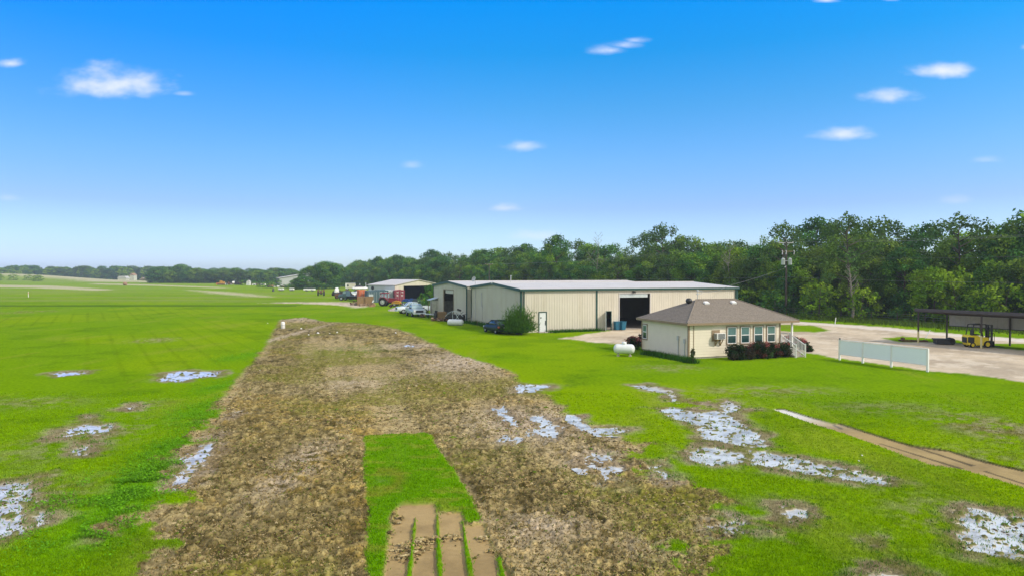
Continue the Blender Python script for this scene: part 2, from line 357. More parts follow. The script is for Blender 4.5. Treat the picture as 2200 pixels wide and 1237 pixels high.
TANS = [gp([(-150, 609), (0, 612), (110, 613.5), (215, 620), (245, 622.5), (205, 624), (60, 618), (-150, 617)]),
        gp([(200, 608.5), (330, 611.5), (480, 617), (485, 619.5), (330, 614), (200, 611)]),
        gp([(-150, 602.6), (140, 603.4), (330, 604.5), (330, 606.5), (100, 605.5), (-150, 605)]),
        gp([(400, 622), (480, 626), (560, 634), (575, 638), (540, 637), (460, 630)])]
PUD = [[(1348, 826), (1395, 825), (1425, 832), (1452, 838), (1455, 860), (1440, 863), (1432, 846), (1380, 836)],
       [(1405, 877), (1440, 872), (1500, 882), (1570, 880), (1585, 898), (1612, 915), (1640, 930), (1655, 960), (1620, 964), (1560, 952), (1502, 942), (1490, 912), (1445, 897)],
       [(1535, 866), (1560, 858), (1590, 868), (1610, 878), (1590, 884), (1550, 880)],
       [(1470, 966), (1510, 952), (1560, 962), (1615, 972), (1612, 992), (1535, 999), (1495, 994)],
       [(1595, 960), (1660, 968), (1730, 982), (1810, 1002), (1910, 1022), (1920, 1044), (1850, 1036), (1780, 1026), (1690, 1010), (1610, 996)],
       [(1105, 832), (1130, 822), (1185, 826), (1165, 837), (1120, 840)],
       [(1060, 875), (1088, 872), (1112, 908), (1110, 917), (1085, 902), (1068, 888)],
       [(1130, 892), (1170, 888), (1200, 912), (1212, 932), (1180, 948), (1160, 935), (1135, 930), (1150, 915)],
       [(1222, 890), (1240, 892), (1268, 918), (1250, 924), (1230, 905)],
       [(1270, 922), (1320, 916), (1360, 922), (1330, 932), (1280, 932)],
       [(1055, 943), (1085, 936), (1112, 941), (1092, 953), (1065, 951)],
       [(1245, 980), (1290, 970), (1325, 975), (1290, 988), (1255, 989)],
       [(1250, 1004), (1300, 996), (1350, 997), (1345, 1009), (1290, 1012), (1262, 1012)],
       [(1284, 1012), (1305, 1012), (1302, 1038), (1292, 1030)],
       [(1385, 990), (1402, 988), (1446, 1018), (1440, 1030), (1415, 1026), (1396, 1010)],
       [(1660, 1090), (1700, 1078), (1760, 1096), (1750, 1112), (1700, 1120), (1665, 1108)],
       [(2030, 1100), (2080, 1085), (2200, 1105), (2400, 1150), (2420, 1240), (2200, 1205), (2080, 1188), (2045, 1165), (2048, 1130)],
       [(1820, 1245), (1850, 1225), (1900, 1218), (1950, 1228), (1960, 1270), (1840, 1275)],
       [(1868, 1160), (1880, 1158), (1892, 1170), (1882, 1174)],
       [(104, 800), (135, 797), (193, 796), (190, 801), (125, 808)],
       [(336, 818), (355, 800), (390, 794), (476, 796), (474, 806), (410, 812), (395, 820)],
       [(106, 945), (130, 922), (180, 908), (200, 908), (247, 908), (244, 922), (215, 934), (180, 930), (140, 940)],
       [(130, 978), (165, 952), (200, 955), (190, 978)],
       [(-120, 1045), (0, 1035), (80, 1020), (75, 1060), (60, 1140), (0, 1160), (-120, 1180)],
       [(75, 1060), (110, 1075), (100, 1130), (60, 1140)],
       [(378, 1044), (392, 992), (430, 958), (468, 936), (464, 975), (430, 1010), (404, 1040)],
       [(492, 892), (505, 881), (520, 880), (508, 896)],
       [(178, 900), (188, 893), (200, 894), (192, 903)],
       [(855, 741), (880, 739), (900, 742), (880, 746)],
       [(262, 878), (282, 867), (302, 870), (290, 880)],
       [(1535, 1125), (1560, 1100), (1610, 1115), (1605, 1145), (1560, 1150)]]
BROWNS = [(2140, 920, 110, 45, .65), (1900, 875, 150, 14, .3), (1640, 838, 160, 12, .45), (330, 730, 50, 6, .5), (60, 865, 120, 14, .35), (240, 1140, 45, 35, .6), (838, 1030, 28, 16, .7), (1520, 868, 90, 16, .8),
          (1950, 1090, 60, 20, .3), (830, 1120, 20, 20, .2), (1500, 970, 60, 14, .4), (1700, 1100, 90, 35, .35), (1560, 1100, 80, 50, .5), (300, 870, 60, 14, .4), (1440, 790, 80, 8, .35), (50, 670, 60, 4, .4),
          (2060, 1120, 130, 60, .45), (60, 1090, 110, 80, .35), (180, 940, 110, 50, .4), (2100, 985, 130, 30, .35)]
LUSH = [(520, 765, 30), (470, 830, 30), (430, 880, 32), (370, 960, 36), (300, 1030, 45), (250, 1080, 50), (230, 1130, 60)]

ys = np.concatenate([np.arange(1420, 700, -1.6), np.arange(700, 640, -1.2), np.arange(640, 597, -.6), np.array([596, 595, 594, 593, 592, 591.2, 590.7])])
xs = np.concatenate([[-9000, -4000, -1800, -900, -450], np.arange(-220, 2421, 2.3), [2700, 3200, 4200, 7000, 12000]])
Yr = H*F/(ys-590.0)
XR = (xs-1100)/F
GX = Yr[:, None]*XR[None, :]; GY = np.repeat(Yr[:, None], len(xs), 1)

def surface(x, y):
    """height, albedo and class of the ground at points x, y"""
    n1 = fbm(x*.9, y*.9, 3); n2 = fbm(x*3.1, y*3.1, 11, 3); big = fbm(x*.06, y*.06, 21, 4); mid = fbm(x*.25, y*.25, 31, 4)
    fine = vn(x*7, y*7, 41)
    near = np.clip(60/np.maximum(y, 1), 0, 1)
    jx = (n1-.5)*1.0+(n2-.5)*.5
    def reg(poly, w, jit):
        p = np.array(poly); m = 3
        sel = (x > p[:, 0].min()-m) & (x < p[:, 0].max()+m) & (y > p[:, 1].min()-m) & (y < p[:, 1].max()+m)
        o = np.zeros(x.shape)
        if sel.any():
            xx, yy = x[sel], y[sel]
            o[sel] = sst(-w, w, sdist(poly, xx, yy)+jx[sel]*(jit if np.isscalar(jit) else jit[sel]))
        return o
    mud = reg(MUD, .3+.35*0, .7+3.4*sst(36, 22, y)); sod = np.maximum(reg(SOD, .06, .28), reg(SODPATCH, .05, .1)); bare = reg(BARE, .05, .1)
    strips = np.zeros(x.shape)
    for s in STRIPS: strips = np.maximum(strips, reg(s, .02, .06))
    bare = bare*(1-strips); green_in = np.maximum(sod, strips)
    cut = reg(CUT, .05, .06)
    groove_shade = np.zeros(x.shape)
    for s in GROOVE_SHADE: groove_shade = np.maximum(groove_shade, reg(s, .015, .05))
    lot = reg(LOT, .3, 1.2)*(1-reg(ISLE1, .3, .6))*(1-reg(ISLE2, .3, .8)); road = reg(ROADF, .4, .8); track = reg(TRACK, 1.0, 2.0)
    pud = np.zeros(x.shape); wetz = np.zeros(x.shape)
    for p in PUD:
        q = gp(p); pp = np.array(q)
        sel = (x > pp[:, 0].min()-2) & (x < pp[:, 0].max()+2) & (y > pp[:, 1].min()-2) & (y < pp[:, 1].max()+2)
        if sel.any():
            d = sdist(q, x[sel], y[sel])
            pud[sel] = np.maximum(pud[sel], sst(-.04, .28, d+(n2[sel]-.5)*.6+(fine[sel]-.5)*.2)); wetz[sel] = np.maximum(wetz[sel], sst(-1.0, .3, d+(n1[sel]-.5)*1.2))
    mud = mud*(1-green_in)*(1-bare)
    # heights
    rough = fbm(x*2.4, y*2.4, 51, 3); ridg = 1-np.abs(2*fbm(x*4.5, y*3.5, 61, 3)-1)
    h = .012*(n2-.5)*near+.03*(mid-.5)*near
    h = h+mud*(-.03+(.11*(rough-.47)+.08*(ridg-.6)-.05*sst(.54, .68, fbm((x+.30*y)*.75, y*.035, 181, 3)))*np.clip(45/np.maximum(y, 1), 0, 1))
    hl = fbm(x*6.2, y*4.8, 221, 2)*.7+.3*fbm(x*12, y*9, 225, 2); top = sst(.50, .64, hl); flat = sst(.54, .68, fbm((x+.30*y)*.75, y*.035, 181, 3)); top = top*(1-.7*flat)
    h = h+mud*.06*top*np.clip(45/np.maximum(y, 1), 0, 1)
    # little tussocks that stand out of the water
    tus = np.maximum(sst(.78, .88, fbm(x*2.6, y*2.6, 71, 2)), sst(.61, .74, fbm(x*5.5, y*5.0, 75, 2)))
    h = h*(1-pud)+pud*(-.060+.095*tus*(1-.35*sst(.4, 1, pud)))
    h = h-.03*groove_shade; h = h*(1-.8*np.maximum(bare, cut))-.055*bare-.05*cut+.03*green_in
    # ramp up the low mound far to the left
    h = h+7.6*np.exp(-(((x+500)/120)**2+((y-610)/60)**2)**1.5)
    # colours
    g0 = np.array([.136, .25, .001]); g1 = np.array([.17, .275, .001]); g2 = np.array([.045, .12, .003]); yel = np.array([.22, .25, .03])
    def mixc(a, b_, t): return a*(1-t[..., None])+b_*t[..., None]
    col = mixc(np.broadcast_to(g0, x.shape+(3,)), g1, sst(.42, .68, big))
    col = mixc(col, g2, .32*sst(.52, .75, mid)+.28*sst(.55, .8, n1)*near)
    col = mixc(col, yel, .35*sst(.6, .8, fbm(x*.5+9, y*.12, 81, 3)))
    bands = fbm(x*.012, y*.09, 91, 3); col = mixc(col, np.array([.20, .24, .06]), .75*sst(.5, .7, bands)*sst(95, 160, y))
    col = mixc(col, np.array([.22, .33, .03]), .45*sst(80, 360, y))
    # mower stripes on the left field
    tr_ = np.abs(((x+.62*y-9)/2.3) % 1-.5); col = col*(1-.13*sst(.36, .47, tr_)*sst(-6, -14, x)*sst(22, 40, y)*sst(150, 110, y)*sst(.35, .6, big))[..., None]
    for (px, py, w) in LUSH:
        c = G(px, py); r = w/F*c.y*1.1
        col = mixc(col, np.array([.085, .25, .003]), .65*np.exp(-(((x-c.x)/r)**2+((y-c.y)/(r*3.0))**2)))
    br = np.zeros(x.shape)
    for (px, py, rx, ry, s) in BROWNS:
        c = G(px, py); ex = rx/F*c.y; ey = abs(G(px, py-ry*.5).y-G(px, py+ry*.5).y)
        br = np.maximum(br, s*np.exp(-(((x-c.x)/ex)**2+((y-c.y)/ey)**2)**1.5))
    brown = mixc(np.broadcast_to(np.array([.16, .12, .05]), x.shape+(3,)), np.array([.30, .25, .17]), sst(.4, .7, n2))
    col = mixc(col, brown, np.clip(br*sst(.38, .56, .5*n1+.5*n2)*1.2, 0, 1))
    col = mixc(col, np.array([.03, .085, .01]), .8*np.exp(-((y-(137.5+.008*x))/3.2)**2)*(x < -43))
    col = mixc(col, brown*.8, np.clip(wetz*.5, 0, 1)*sst(.45, .6, n2))
    # mud
    ma = np.array([.27, .22, .115]); mb_ = np.array([.075, .060, .024]); mc = np.array([.145, .15, .02]); md = np.array([.36, .30, .19]); me_ = np.array([.31, .22, .065])
    mcol = mixc(np.broadcast_to(ma, x.shape+(3,)), mb_, sst(.47, .66, n2)); mcol = mixc(mcol, md, .5*sst(.54, .72, fbm(x*.35, y*.2, 101, 4)))*.88
    mcol = mixc(mcol, me_, .7*sst(.5, .7, fbm(x*.3+50, y*.3, 111, 3))*sst(.4, .6, rough)); mcol = mcol*(.66+.55*sst(.36, .6, fbm(x*5.2, y*3.6, 161, 3)))[..., None]*(.9+.3*sst(.4, .6, fbm(x*.18, y*.10, 171, 3)))[..., None]; wb = fbm((x+.30*y)*.75, y*.035, 181, 3)+.25*(fbm(x*1.1, y*.9, 183, 3)-.5); mcol = mixc(mcol, np.array([.36, .295, .19]), .55*sst(.52, .66, wb)); mcol = mixc(mcol, np.array([.12, .10, .045]), .25*sst(.50, .36, wb)); mcol = mixc(mcol, mc, .75*sst(.48, .66, fbm(x*.22+5, y*.22, 121, 4))*sst(.45, .6, ridg*.6+n2*.4))
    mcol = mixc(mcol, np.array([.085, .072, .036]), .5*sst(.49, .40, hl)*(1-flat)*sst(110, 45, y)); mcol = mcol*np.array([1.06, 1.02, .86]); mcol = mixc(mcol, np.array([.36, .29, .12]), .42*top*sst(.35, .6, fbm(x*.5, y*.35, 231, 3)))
    gsp = sst(.56, .7, fbm(x*.3+80, y*.3, 131, 3))
    for (px, py, rx, ry, s) in [(830, 715, 70, 16, .9), (650, 745, 30, 10, .8), (420, 1000, 60, 80, 1.0), (470, 900, 40, 60, .8), (390, 1090, 40, 40, .7), (1160, 1000, 130, 60, .35), (340, 1190, 60, 30, .8), (1500, 1070, 60, 50, .9), (1260, 1205, 60, 40, 1.0), (1450, 1170, 90, 60, .9), (1110, 990, 90, 30, .6), (1330, 1060, 110, 40, .6), (1240, 1040, 60, 30, .5), (980, 960, 40, 30, .4), (760, 750, 70, 14, .35)]:
        c = G(px, py); ex = rx/F*c.y; ey = abs(G(px, py-ry*.5).y-G(px, py+ry*.5).y); gsp = np.maximum(gsp*.6, s*1.3*np.exp(-(((x-c.x)/ex)**2+((y-c.y)/ey)**2)))
    mcol = mixc(mcol, np.array([.10, .19, .008]), np.clip(gsp, 0, 1)*sst(.38, .56, n1*.5+n2*.5)*.85)
    for (px, py, rx, ry, s) in [(1000, 775, 95, 22, .9), (640, 1000, 50, 60, .75), (880, 742, 60, 6, .9), (650, 685, 60, 5, .7), (1130, 905, 130, 36, .8), (1290, 975, 90, 20, .6), (1180, 1130, 120, 26, .5), (600, 725, 14, 40, .7), (770, 820, 90, 14, .45), (1400, 1180, 90, 30, .35), (1150, 1140, 70, 40, .35)]:
        c = G(px, py); ex = rx/F*c.y; ey = abs(G(px, py-ry*.5).y-G(px, py+ry*.5).y)
        mcol = mixc(mcol, np.array([.42, .34, .25]), np.clip(s*1.2*np.exp(-(((x-c.x)/ex)**2+((y-c.y)/ey)**2)), 0, 1)*sst(.25, .55, 1-n2))
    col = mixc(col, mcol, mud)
    bcol = mixc(np.broadcast_to(np.array([.36, .255, .115]), x.shape+(3,)), np.array([.27, .19, .085]), sst(.4, .7, n1)); col = mixc(col, bcol, np.maximum(bare, cut*.95))
    col = mixc(col, np.array([.05, .038, .018]), groove_shade*.85)  # shadow of the step edges painted into the groove colour
    cutd = G(1700, 885); col = mixc(col, np.array([.62, .6, .55]), cut*np.exp(-((x-cutd.x)**2+(y-cutd.y)**2)/4.0))
    col = mixc(col, np.array([.085, .215, .002]), green_in*.75); col = mixc(col, np.array([.22, .24, .03]), green_in*.5*sst(.55, .7, fbm(x*1.5, y*3, 191, 3)))
    c = G(815, 1035); rr = np.hypot((x-c.x)/.62, (y-c.y)/1.2); col = mixc(col, np.array([.17, .17, .02]), green_in*.6*np.exp(-((rr-.95)/.3)**2)*(x > c.x-.3))
    col = mixc(col, np.array([.37, .31, .23])+0*x[..., None], .6*sst(.1, .7, wetz)*(1-pud)*sst(.42, .6, fbm(x*1.3, y*1.3, 77, 3))); rim = sst(.35, .9, wetz)*(1-sst(.3, .8, pud)); col = mixc(col, np.array([.17, .125, .075])+0*x[..., None], .65*rim); col = mixc(col, np.array([.30, .26, .20])+0*x[..., None], np.clip(pud*1.3, 0, 1)*(1-tus)); col = mixc(col, np.array([.11, .10, .04]), pud*tus*.8)
    gcol = mixc(np.broadcast_to(np.array([.52, .43, .315]), x.shape+(3,)), np.array([.39, .32, .235]), sst(.42, .7, fbm(x*.35, y*.25, 141, 4)))
    gcol = mixc(gcol, np.array([.60, .52, .41]), .7*sst(.5, .7, fbm(x*.8, y*.8, 151, 3)))
    tk = np.abs(np.sin((x*.88+y*.47)*.9+2*big)); gcol = mixc(gcol, np.array([.36, .30, .24]), .25*sst(.93, 1, tk))
    col = mixc(col, gcol, np.maximum(lot, track)); col = mixc(col, np.array([.62, .56, .50]), road*.9)
    tan = np.zeros(x.shape)
    for s in TANS: tan = np.maximum(tan, reg(s, 4, 6))
    col = mixc(col, np.array([.50, .44, .32]), tan*.75)
    cls = np.zeros(x.shape, int); cls[(mud > .5)] = 1; cls[(bare > .5)] = 2; cls[cut > .5] = 3; cls[lot > .5] = 4; cls[(road > .5)] = 5; cls[track > .5] = 6
    cls[(cls == 0) & (tan > .5)] = 7
    return h, col, cls, dict(mud=mud, pud=pud, green=green_in, bare=bare, lot=np.maximum(lot, track), cut=cut, wet=wetz, n2=n2, gsp=gsp, strips=strips)
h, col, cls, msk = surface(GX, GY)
V = np.stack([GX, GY, h], -1).reshape(-1, 3); colf = np.clip(col, 0, 1).reshape(-1, 3)
nr, nc = GX.shape
ii = np.arange(nr*nc).reshape(nr, nc)
Q = np.stack([ii[:-1, :-1], ii[:-1, 1:], ii[1:, 1:], ii[1:, :-1]], -1).reshape(-1, 4)
qc = cls[:-1, :-1].reshape(-1)
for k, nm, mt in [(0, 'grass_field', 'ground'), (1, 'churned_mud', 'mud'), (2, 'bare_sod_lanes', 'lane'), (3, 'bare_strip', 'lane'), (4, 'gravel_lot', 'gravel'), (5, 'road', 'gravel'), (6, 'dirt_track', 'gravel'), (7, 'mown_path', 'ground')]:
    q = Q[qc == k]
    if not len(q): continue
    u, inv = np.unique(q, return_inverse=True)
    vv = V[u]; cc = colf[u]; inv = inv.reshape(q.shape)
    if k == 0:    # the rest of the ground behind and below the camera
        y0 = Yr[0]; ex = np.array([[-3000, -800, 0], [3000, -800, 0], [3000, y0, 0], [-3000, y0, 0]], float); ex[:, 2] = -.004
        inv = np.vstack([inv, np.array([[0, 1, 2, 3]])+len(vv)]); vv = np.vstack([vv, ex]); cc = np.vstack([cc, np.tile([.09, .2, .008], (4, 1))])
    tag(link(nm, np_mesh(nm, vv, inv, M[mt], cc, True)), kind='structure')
for i, p in enumerate(PUD):
    q = np.array(gp(p)); c = q.mean(0); q = c+(q-c)*1.0
    # grow outwards a little
    d = q-c; q = q+d/np.maximum(np.linalg.norm(d, axis=1)[:, None], .01)*.35
    me = bpy.data.meshes.new('puddle'); me.from_pydata([(a, b_, -.03-.0006*i) for a, b_ in q], [], [tuple(range(len(q)))]); me.materials.append(M['water'])
    tag(link('puddle', me), kind='structure')

# ------------------------------------------------------------------ ground cover: blades and clods near the camera
def scatter(n, ymin, ymax, xr=.86):
    inv = np.random.uniform(1/ymax, 1/ymin, n); y = 1/inv; x = np.random.uniform(-xr, xr, n)*y
    return x, y
def blades(n, ymin, ymax, hmin, hmax, sel, name, label, tintf, wid=.012, nb=3, spread=.05):
    x, y = scatter(n, ymin, ymax); hh, cc, cl, mk = surface(x, y); keep = sel(mk, cl)
    x, y, hh, cc = x[keep], y[keep], hh[keep], cc[keep]; mk = {k: v[keep] for k, v in mk.items()}
    k = len(x); V_ = []; T_ = []
    t = tintf(cc, mk)
    sz = np.clip(y/16, 1, 2.6)
    for b_ in range(nb):
        a = np.random.uniform(0, 2*np.pi, k); w = wid*sz*np.random.uniform(.6, 1.4, k); ht = np.random.uniform(hmin, hmax, k)
        ox = x+np.random.normal(0, spread, k); oy = y+np.random.normal(0, spread, k); lean = np.random.normal(0, .6, (k, 2))*ht[:, None]
        p0 = np.stack([ox-np.cos(a)*w, oy-np.sin(a)*w, hh-.01], -1); p1 = np.stack([ox+np.cos(a)*w, oy+np.sin(a)*w, hh-.01], -1)
        p2 = np.stack([ox+lean[:, 0], oy+lean[:, 1], hh+ht], -1)
        V_.append(np.stack([p0, p1, p2], 1)); T_.append(np.repeat((t*np.random.uniform(.75, 1.3, (k, 1)))[:, None, :], 3, 1))
    V_ = np.concatenate(V_).reshape(-1, 3); T_ = np.concatenate(T_).reshape(-1, 3)
    o = link(name, np_mesh(name, V_, np.arange(len(V_)).reshape(-1, 3), M['blade'], T_)); return tag(o, label, name.replace('_', ' '), kind='stuff')
blades(150000, 11.5, 36, .02, .06, lambda m, c: ((c == 0)) & (m['pud'] < .3) & ((m['strips'] < .3) | (np.random.rand(len(c)) < .3)), 'grass', 'short bright green grass growing all over the field', lambda c, m: np.clip(c*1.4, 0, 1))
blades(15000, 11.5, 34, .03, .08, lambda m, c: ((c == 0) & (m['wet'] > .25) & (m['n2'] > .45)) | ((c == 1) & (m['gsp'] > .5)), 'weeds', 'taller green weeds around the puddles and mud edges', lambda c, m: np.tile([.075, .19, .012], (len(c), 1)), wid=.016, nb=4, spread=.07)
blades(9000, 11.5, 30, .05, .14, lambda m, c: (c == 0) & (m['pud'] > .2) & (np.random.rand(len(c)) < .55), 'reeds', 'thin green grass standing in the flooded patches', lambda c, m: np.tile([.09, .20, .02], (len(c), 1)), wid=.014, nb=3, spread=.05)
# broad leafed weeds along the lush strip
lx, ly = [], []
for (px, py, w) in LUSH+[(280, 1050, 30), (300, 1040, 20), (200, 1150, 40), (330, 1010, 30), (120, 1075, 50), (430, 905, 26)]:
    c = G(px, py); n = 2600; lx.append(np.random.normal(c.x, w/F*c.y*1.0, n)); ly.append(np.random.normal(c.y, w/F*c.y*2.2, n))
x = np.concatenate(lx); y = np.concatenate(ly); hh, cc, cl, mk = surface(x, y); keep = (cl == 0) & (mk['pud'] < .3) & (fbm(x*1.3, y*1.3, 241, 3) > .47) & (y > 12); x, y, hh = x[keep], y[keep], hh[keep]; k = len(x)
nrm = np.random.normal(size=(k, 3))*.5+np.array([0, 0, 1]); nrm /= np.linalg.norm(nrm, axis=1)[:, None]; u = np.cross(nrm, np.random.normal(size=(k, 3))); u /= np.linalg.norm(u, axis=1)[:, None]; v = np.cross(nrm, u); s_ = np.random.uniform(.015, .036, (k, 1)); ct_ = np.stack([x, y, hh+np.random.uniform(.03, .14, k)], -1)
P = np.stack([ct_-u*s_, ct_-v*s_*.7, ct_+u*s_, ct_+v*s_*.7], 1).reshape(-1, 3); T = np.repeat(np.array([.13, .33, .010])*np.random.uniform(.65, 1.35, (k, 1)), 4, 0)
tag(link('leafy_weeds', np_mesh('leafy_weeds', P, np.arange(4*k).reshape(-1, 4), M['leaf'], T)), 'bright leafy weeds in a band left of the mud', 'weeds', kind='stuff')
# clods of torn dead sod
x, y = scatter(110000, 11.5, 60, .5); hh, cc, cl, mk = surface(x, y)
lump = fbm(x*.6, y*.6, 201, 3)
keep = (cl == 1) & (mk['pud'] < .6) & (np.random.rand(len(x)) < .12+1.2*sst(.42, .62, lump))
x, y, hh = x[keep], y[keep], hh[keep]; k = len(x)
base = np.array([(1, 0, 0), (0, 1, 0), (-1, 0, 0), (0, -1, 0), (0, 0, 1), (.6, .6, .5), (-.5, .6, .6)], float)
fc = np.array([(0, 5, 4), (5, 1, 4), (1, 6, 4), (6, 2, 4), (2, 3, 4), (3, 0, 4), (0, 1, 5), (1, 2, 6)])
s = np.random.uniform(.010, .030, k)*np.clip(y/20, .85, 1.5)*(1+1.0*(np.random.rand(k) < .06)); a = np.random.uniform(0, 2*np.pi, k)
P = base[None]*(s[:, None, None]*np.stack([np.random.uniform(.8, 2.4, k), np.random.uniform(.7, 1.3, k), np.random.uniform(.5, 1.0, k)], -1)[:, None, :])
P = P*np.random.uniform(.6, 1.35, (k, 7, 1)); ca, sa = np.cos(a)[:, None], np.sin(a)[:, None]
P = np.stack([P[..., 0]*ca-P[..., 1]*sa+x[:, None], P[..., 0]*sa+P[..., 1]*ca+y[:, None], P[..., 2]+hh[:, None]-.005], -1)
pal = np.array([[.32, .24, .11], [.22, .17, .08], [.09, .07, .035], [.38, .31, .17], [.16, .16, .04], [.11, .17, .02], [.055, .045, .025]])
ch = np.random.choice(7, k, p=[.26, .20, .15, .12, .13, .07, .07]); T = np.repeat(pal[ch][:, None], 7, 1)*np.random.uniform(.75, 1.25, (k, 7, 1))
Fx = (fc[None]+(np.arange(k)*7)[:, None, None]).reshape(-1, 3)
tag(link('sod_clods', np_mesh('sod_clods', P.reshape(-1, 3), Fx, M['clod'], T.reshape(-1, 3))), 'torn brown and straw coloured sod clumps covering the mud', 'sod clods', kind='stuff')
# small tussocks and clods poking out of the puddles
x, y = scatter(26000, 12, 60); hh, cc, cl, mk = surface(x, y); keep = (mk['pud'] > .35) & (np.random.rand(len(x)) < np.where(mk['mud'] > .5, .28, .5)*sst(.38, .6, fbm(x*.9, y*.9, 211, 3))*1.5)
x, y = x[keep], y[keep]; k = len(x); s = np.random.uniform(.02, .055, k)*np.clip(y/22, .8, 1.7); a = np.random.uniform(0, 2*np.pi, k)
P = base[None]*(s[:, None, None]*np.stack([np.random.uniform(.8, 1.6, k), np.random.uniform(.7, 1.3, k), np.random.uniform(.5, 1.1, k)], -1)[:, None, :])*np.random.uniform(.6, 1.4, (k, 7, 1)); ca, sa = np.cos(a)[:, None], np.sin(a)[:, None]
P = np.stack([P[..., 0]*ca-P[..., 1]*sa+x[:, None], P[..., 0]*sa+P[..., 1]*ca+y[:, None], P[..., 2]-.045], -1)
pw = np.array([[.07, .055, .03], [.11, .085, .045], [.05, .07, .02], [.09, .13, .02], [.04, .032, .02]]); T = np.repeat(pw[np.random.choice(5, k)][:, None], 7, 1)*np.random.uniform(.75, 1.25, (k, 7, 1))
tag(link('puddle_tussocks', np_mesh('puddle_tussocks', P.reshape(-1, 3), (fc[None]+(np.arange(k)*7)[:, None, None]).reshape(-1, 3), M['clod'], T.reshape(-1, 3))), 'small dark tussocks and clods poking out of the puddles', 'tussocks', kind='stuff')
# straw wisps lying on the mud
blades(60000, 11.5, 45, .01, .05, lambda m, c: (c == 1) & (m['pud'] < .3), 'dead_grass', 'dry straw coloured dead grass lying over the churned mud', lambda c, m: np.array([[.30, .22, .08], [.20, .15, .055], [.11, .12, .025], [.25, .18, .09]])[np.random.choice(4, len(c))], wid=.02, nb=2, spread=.08)
# heaps of torn turf left on the bare lanes
hv = []; ht = []
for (px, py, r, n) in [(880, 1175, .42, 130), (905, 1160, .3, 70), (935, 1155, .22, 40), (868, 1195, .25, 50), (965, 1147, .12, 12), (985, 1153, .16, 20), (848, 1120, .12, 14), (858, 1110, .1, 10), (845, 1142, .12, 10), (1040, 1155, .2, 26), (1060, 1180, .14, 12), (1070, 1150, .15, 14), (1025, 1190, .08, 5), (1120, 1130, .2, 25)]:
    c = G(px, py)
    for i in range(n):
        dx, dy = random.gauss(0, r*.6), random.gauss(0, r*.45); s_ = random.uniform(.015, .045)
        m_ = base*np.array([random.uniform(.8, 2.6), random.uniform(.7, 1.3), random.uniform(.5, 1.2)])*s_*np.random.uniform(.6, 1.4, (7, 1))
        a_ = random.uniform(0, 6.3); m_ = np.stack([m_[:, 0]*math.cos(a_)-m_[:, 1]*math.sin(a_), m_[:, 0]*math.sin(a_)+m_[:, 1]*math.cos(a_), m_[:, 2]], -1)
        zz = -.045+max(0, .10*(1-math.hypot(dx, dy)/(r*1.4)))*random.random()
        hv.append(m_+np.array([c.x+dx, c.y+dy, zz])); ht.append(np.tile(pal[random.choice([0, 1, 2, 3, 0, 3, 4])], (7, 1)))
k = len(hv); Fx = (fc[None]+(np.arange(k)*7)[:, None, None]).reshape(-1, 3)
tag(link('turf_heaps', np_mesh('turf_heaps', np.concatenate(hv), Fx, M['clod'], np.concatenate(ht))), 'loose heaps of torn turf dropped across the bare cut lanes', 'turf heaps', kind='stuff')

# ------------------------------------------------------------------ foliage
def leaf_cards(cent, nrm, size, tint):
    k = len(cent); nrm = nrm/np.maximum(np.linalg.norm(nrm, axis=1)[:, None], 1e-6)
    ref = np.random.normal(size=(k, 3)); u = np.cross(nrm, ref); u /= np.maximum(np.linalg.norm(u, axis=1)[:, None], 1e-6); v = np.cross(nrm, u)
    s = size[:, None]; P = np.stack([cent-u*s, cent-v*s*.62, cent+u*s, cent+v*s*.62], 1).reshape(-1, 3)
    return P, np.arange(4*k).reshape(-1, 4), np.repeat(tint, 4, 0)
def clumps(cl, nleaf, size, hue, up=.35, flat=.8, sd=1.0):
    """cl: list of (x,y,z,r); hue(n) -> base colours"""
    Cn, Nn, Sn, Tn = [], [], [], []
    for (cx, cy, cz_, r) in cl:
        n = max(8, int(nleaf*r*r)); d = np.random.normal(size=(n, 3)); d /= np.linalg.norm(d, axis=1)[:, None]
        rad = r*np.random.uniform(.35, 1.0, (n, 1))**.55*(1+.25*np.random.normal(size=(n, 1))*sd*.6)
        p = d*rad*np.array([1, 1, flat])+np.array([cx, cy, cz_]); Cn.append(p)
        Nn.append(d*.7+np.random.normal(size=(n, 3))*.55+np.array([0, 0, up])); Sn.append(size*np.random.uniform(.55, 1.35, n))
        t = hue()*random.uniform(.72, 1.3); Tn.append(np.tile(t, (n, 1))*np.random.uniform(.75, 1.3, (n, 1)))
    return leaf_cards(np.concatenate(Cn), np.concatenate(Nn), np.concatenate(Sn), np.clip(np.concatenate(Tn), 0, 1))
def pick(*cols):
    cols = [np.array(c) for c in cols]; return lambda: random.choice(cols)
GREEN = pick((.070, .18, .026), (.11, .24, .024), (.045, .13, .034), (.15, .27, .024), (.07, .19, .04))
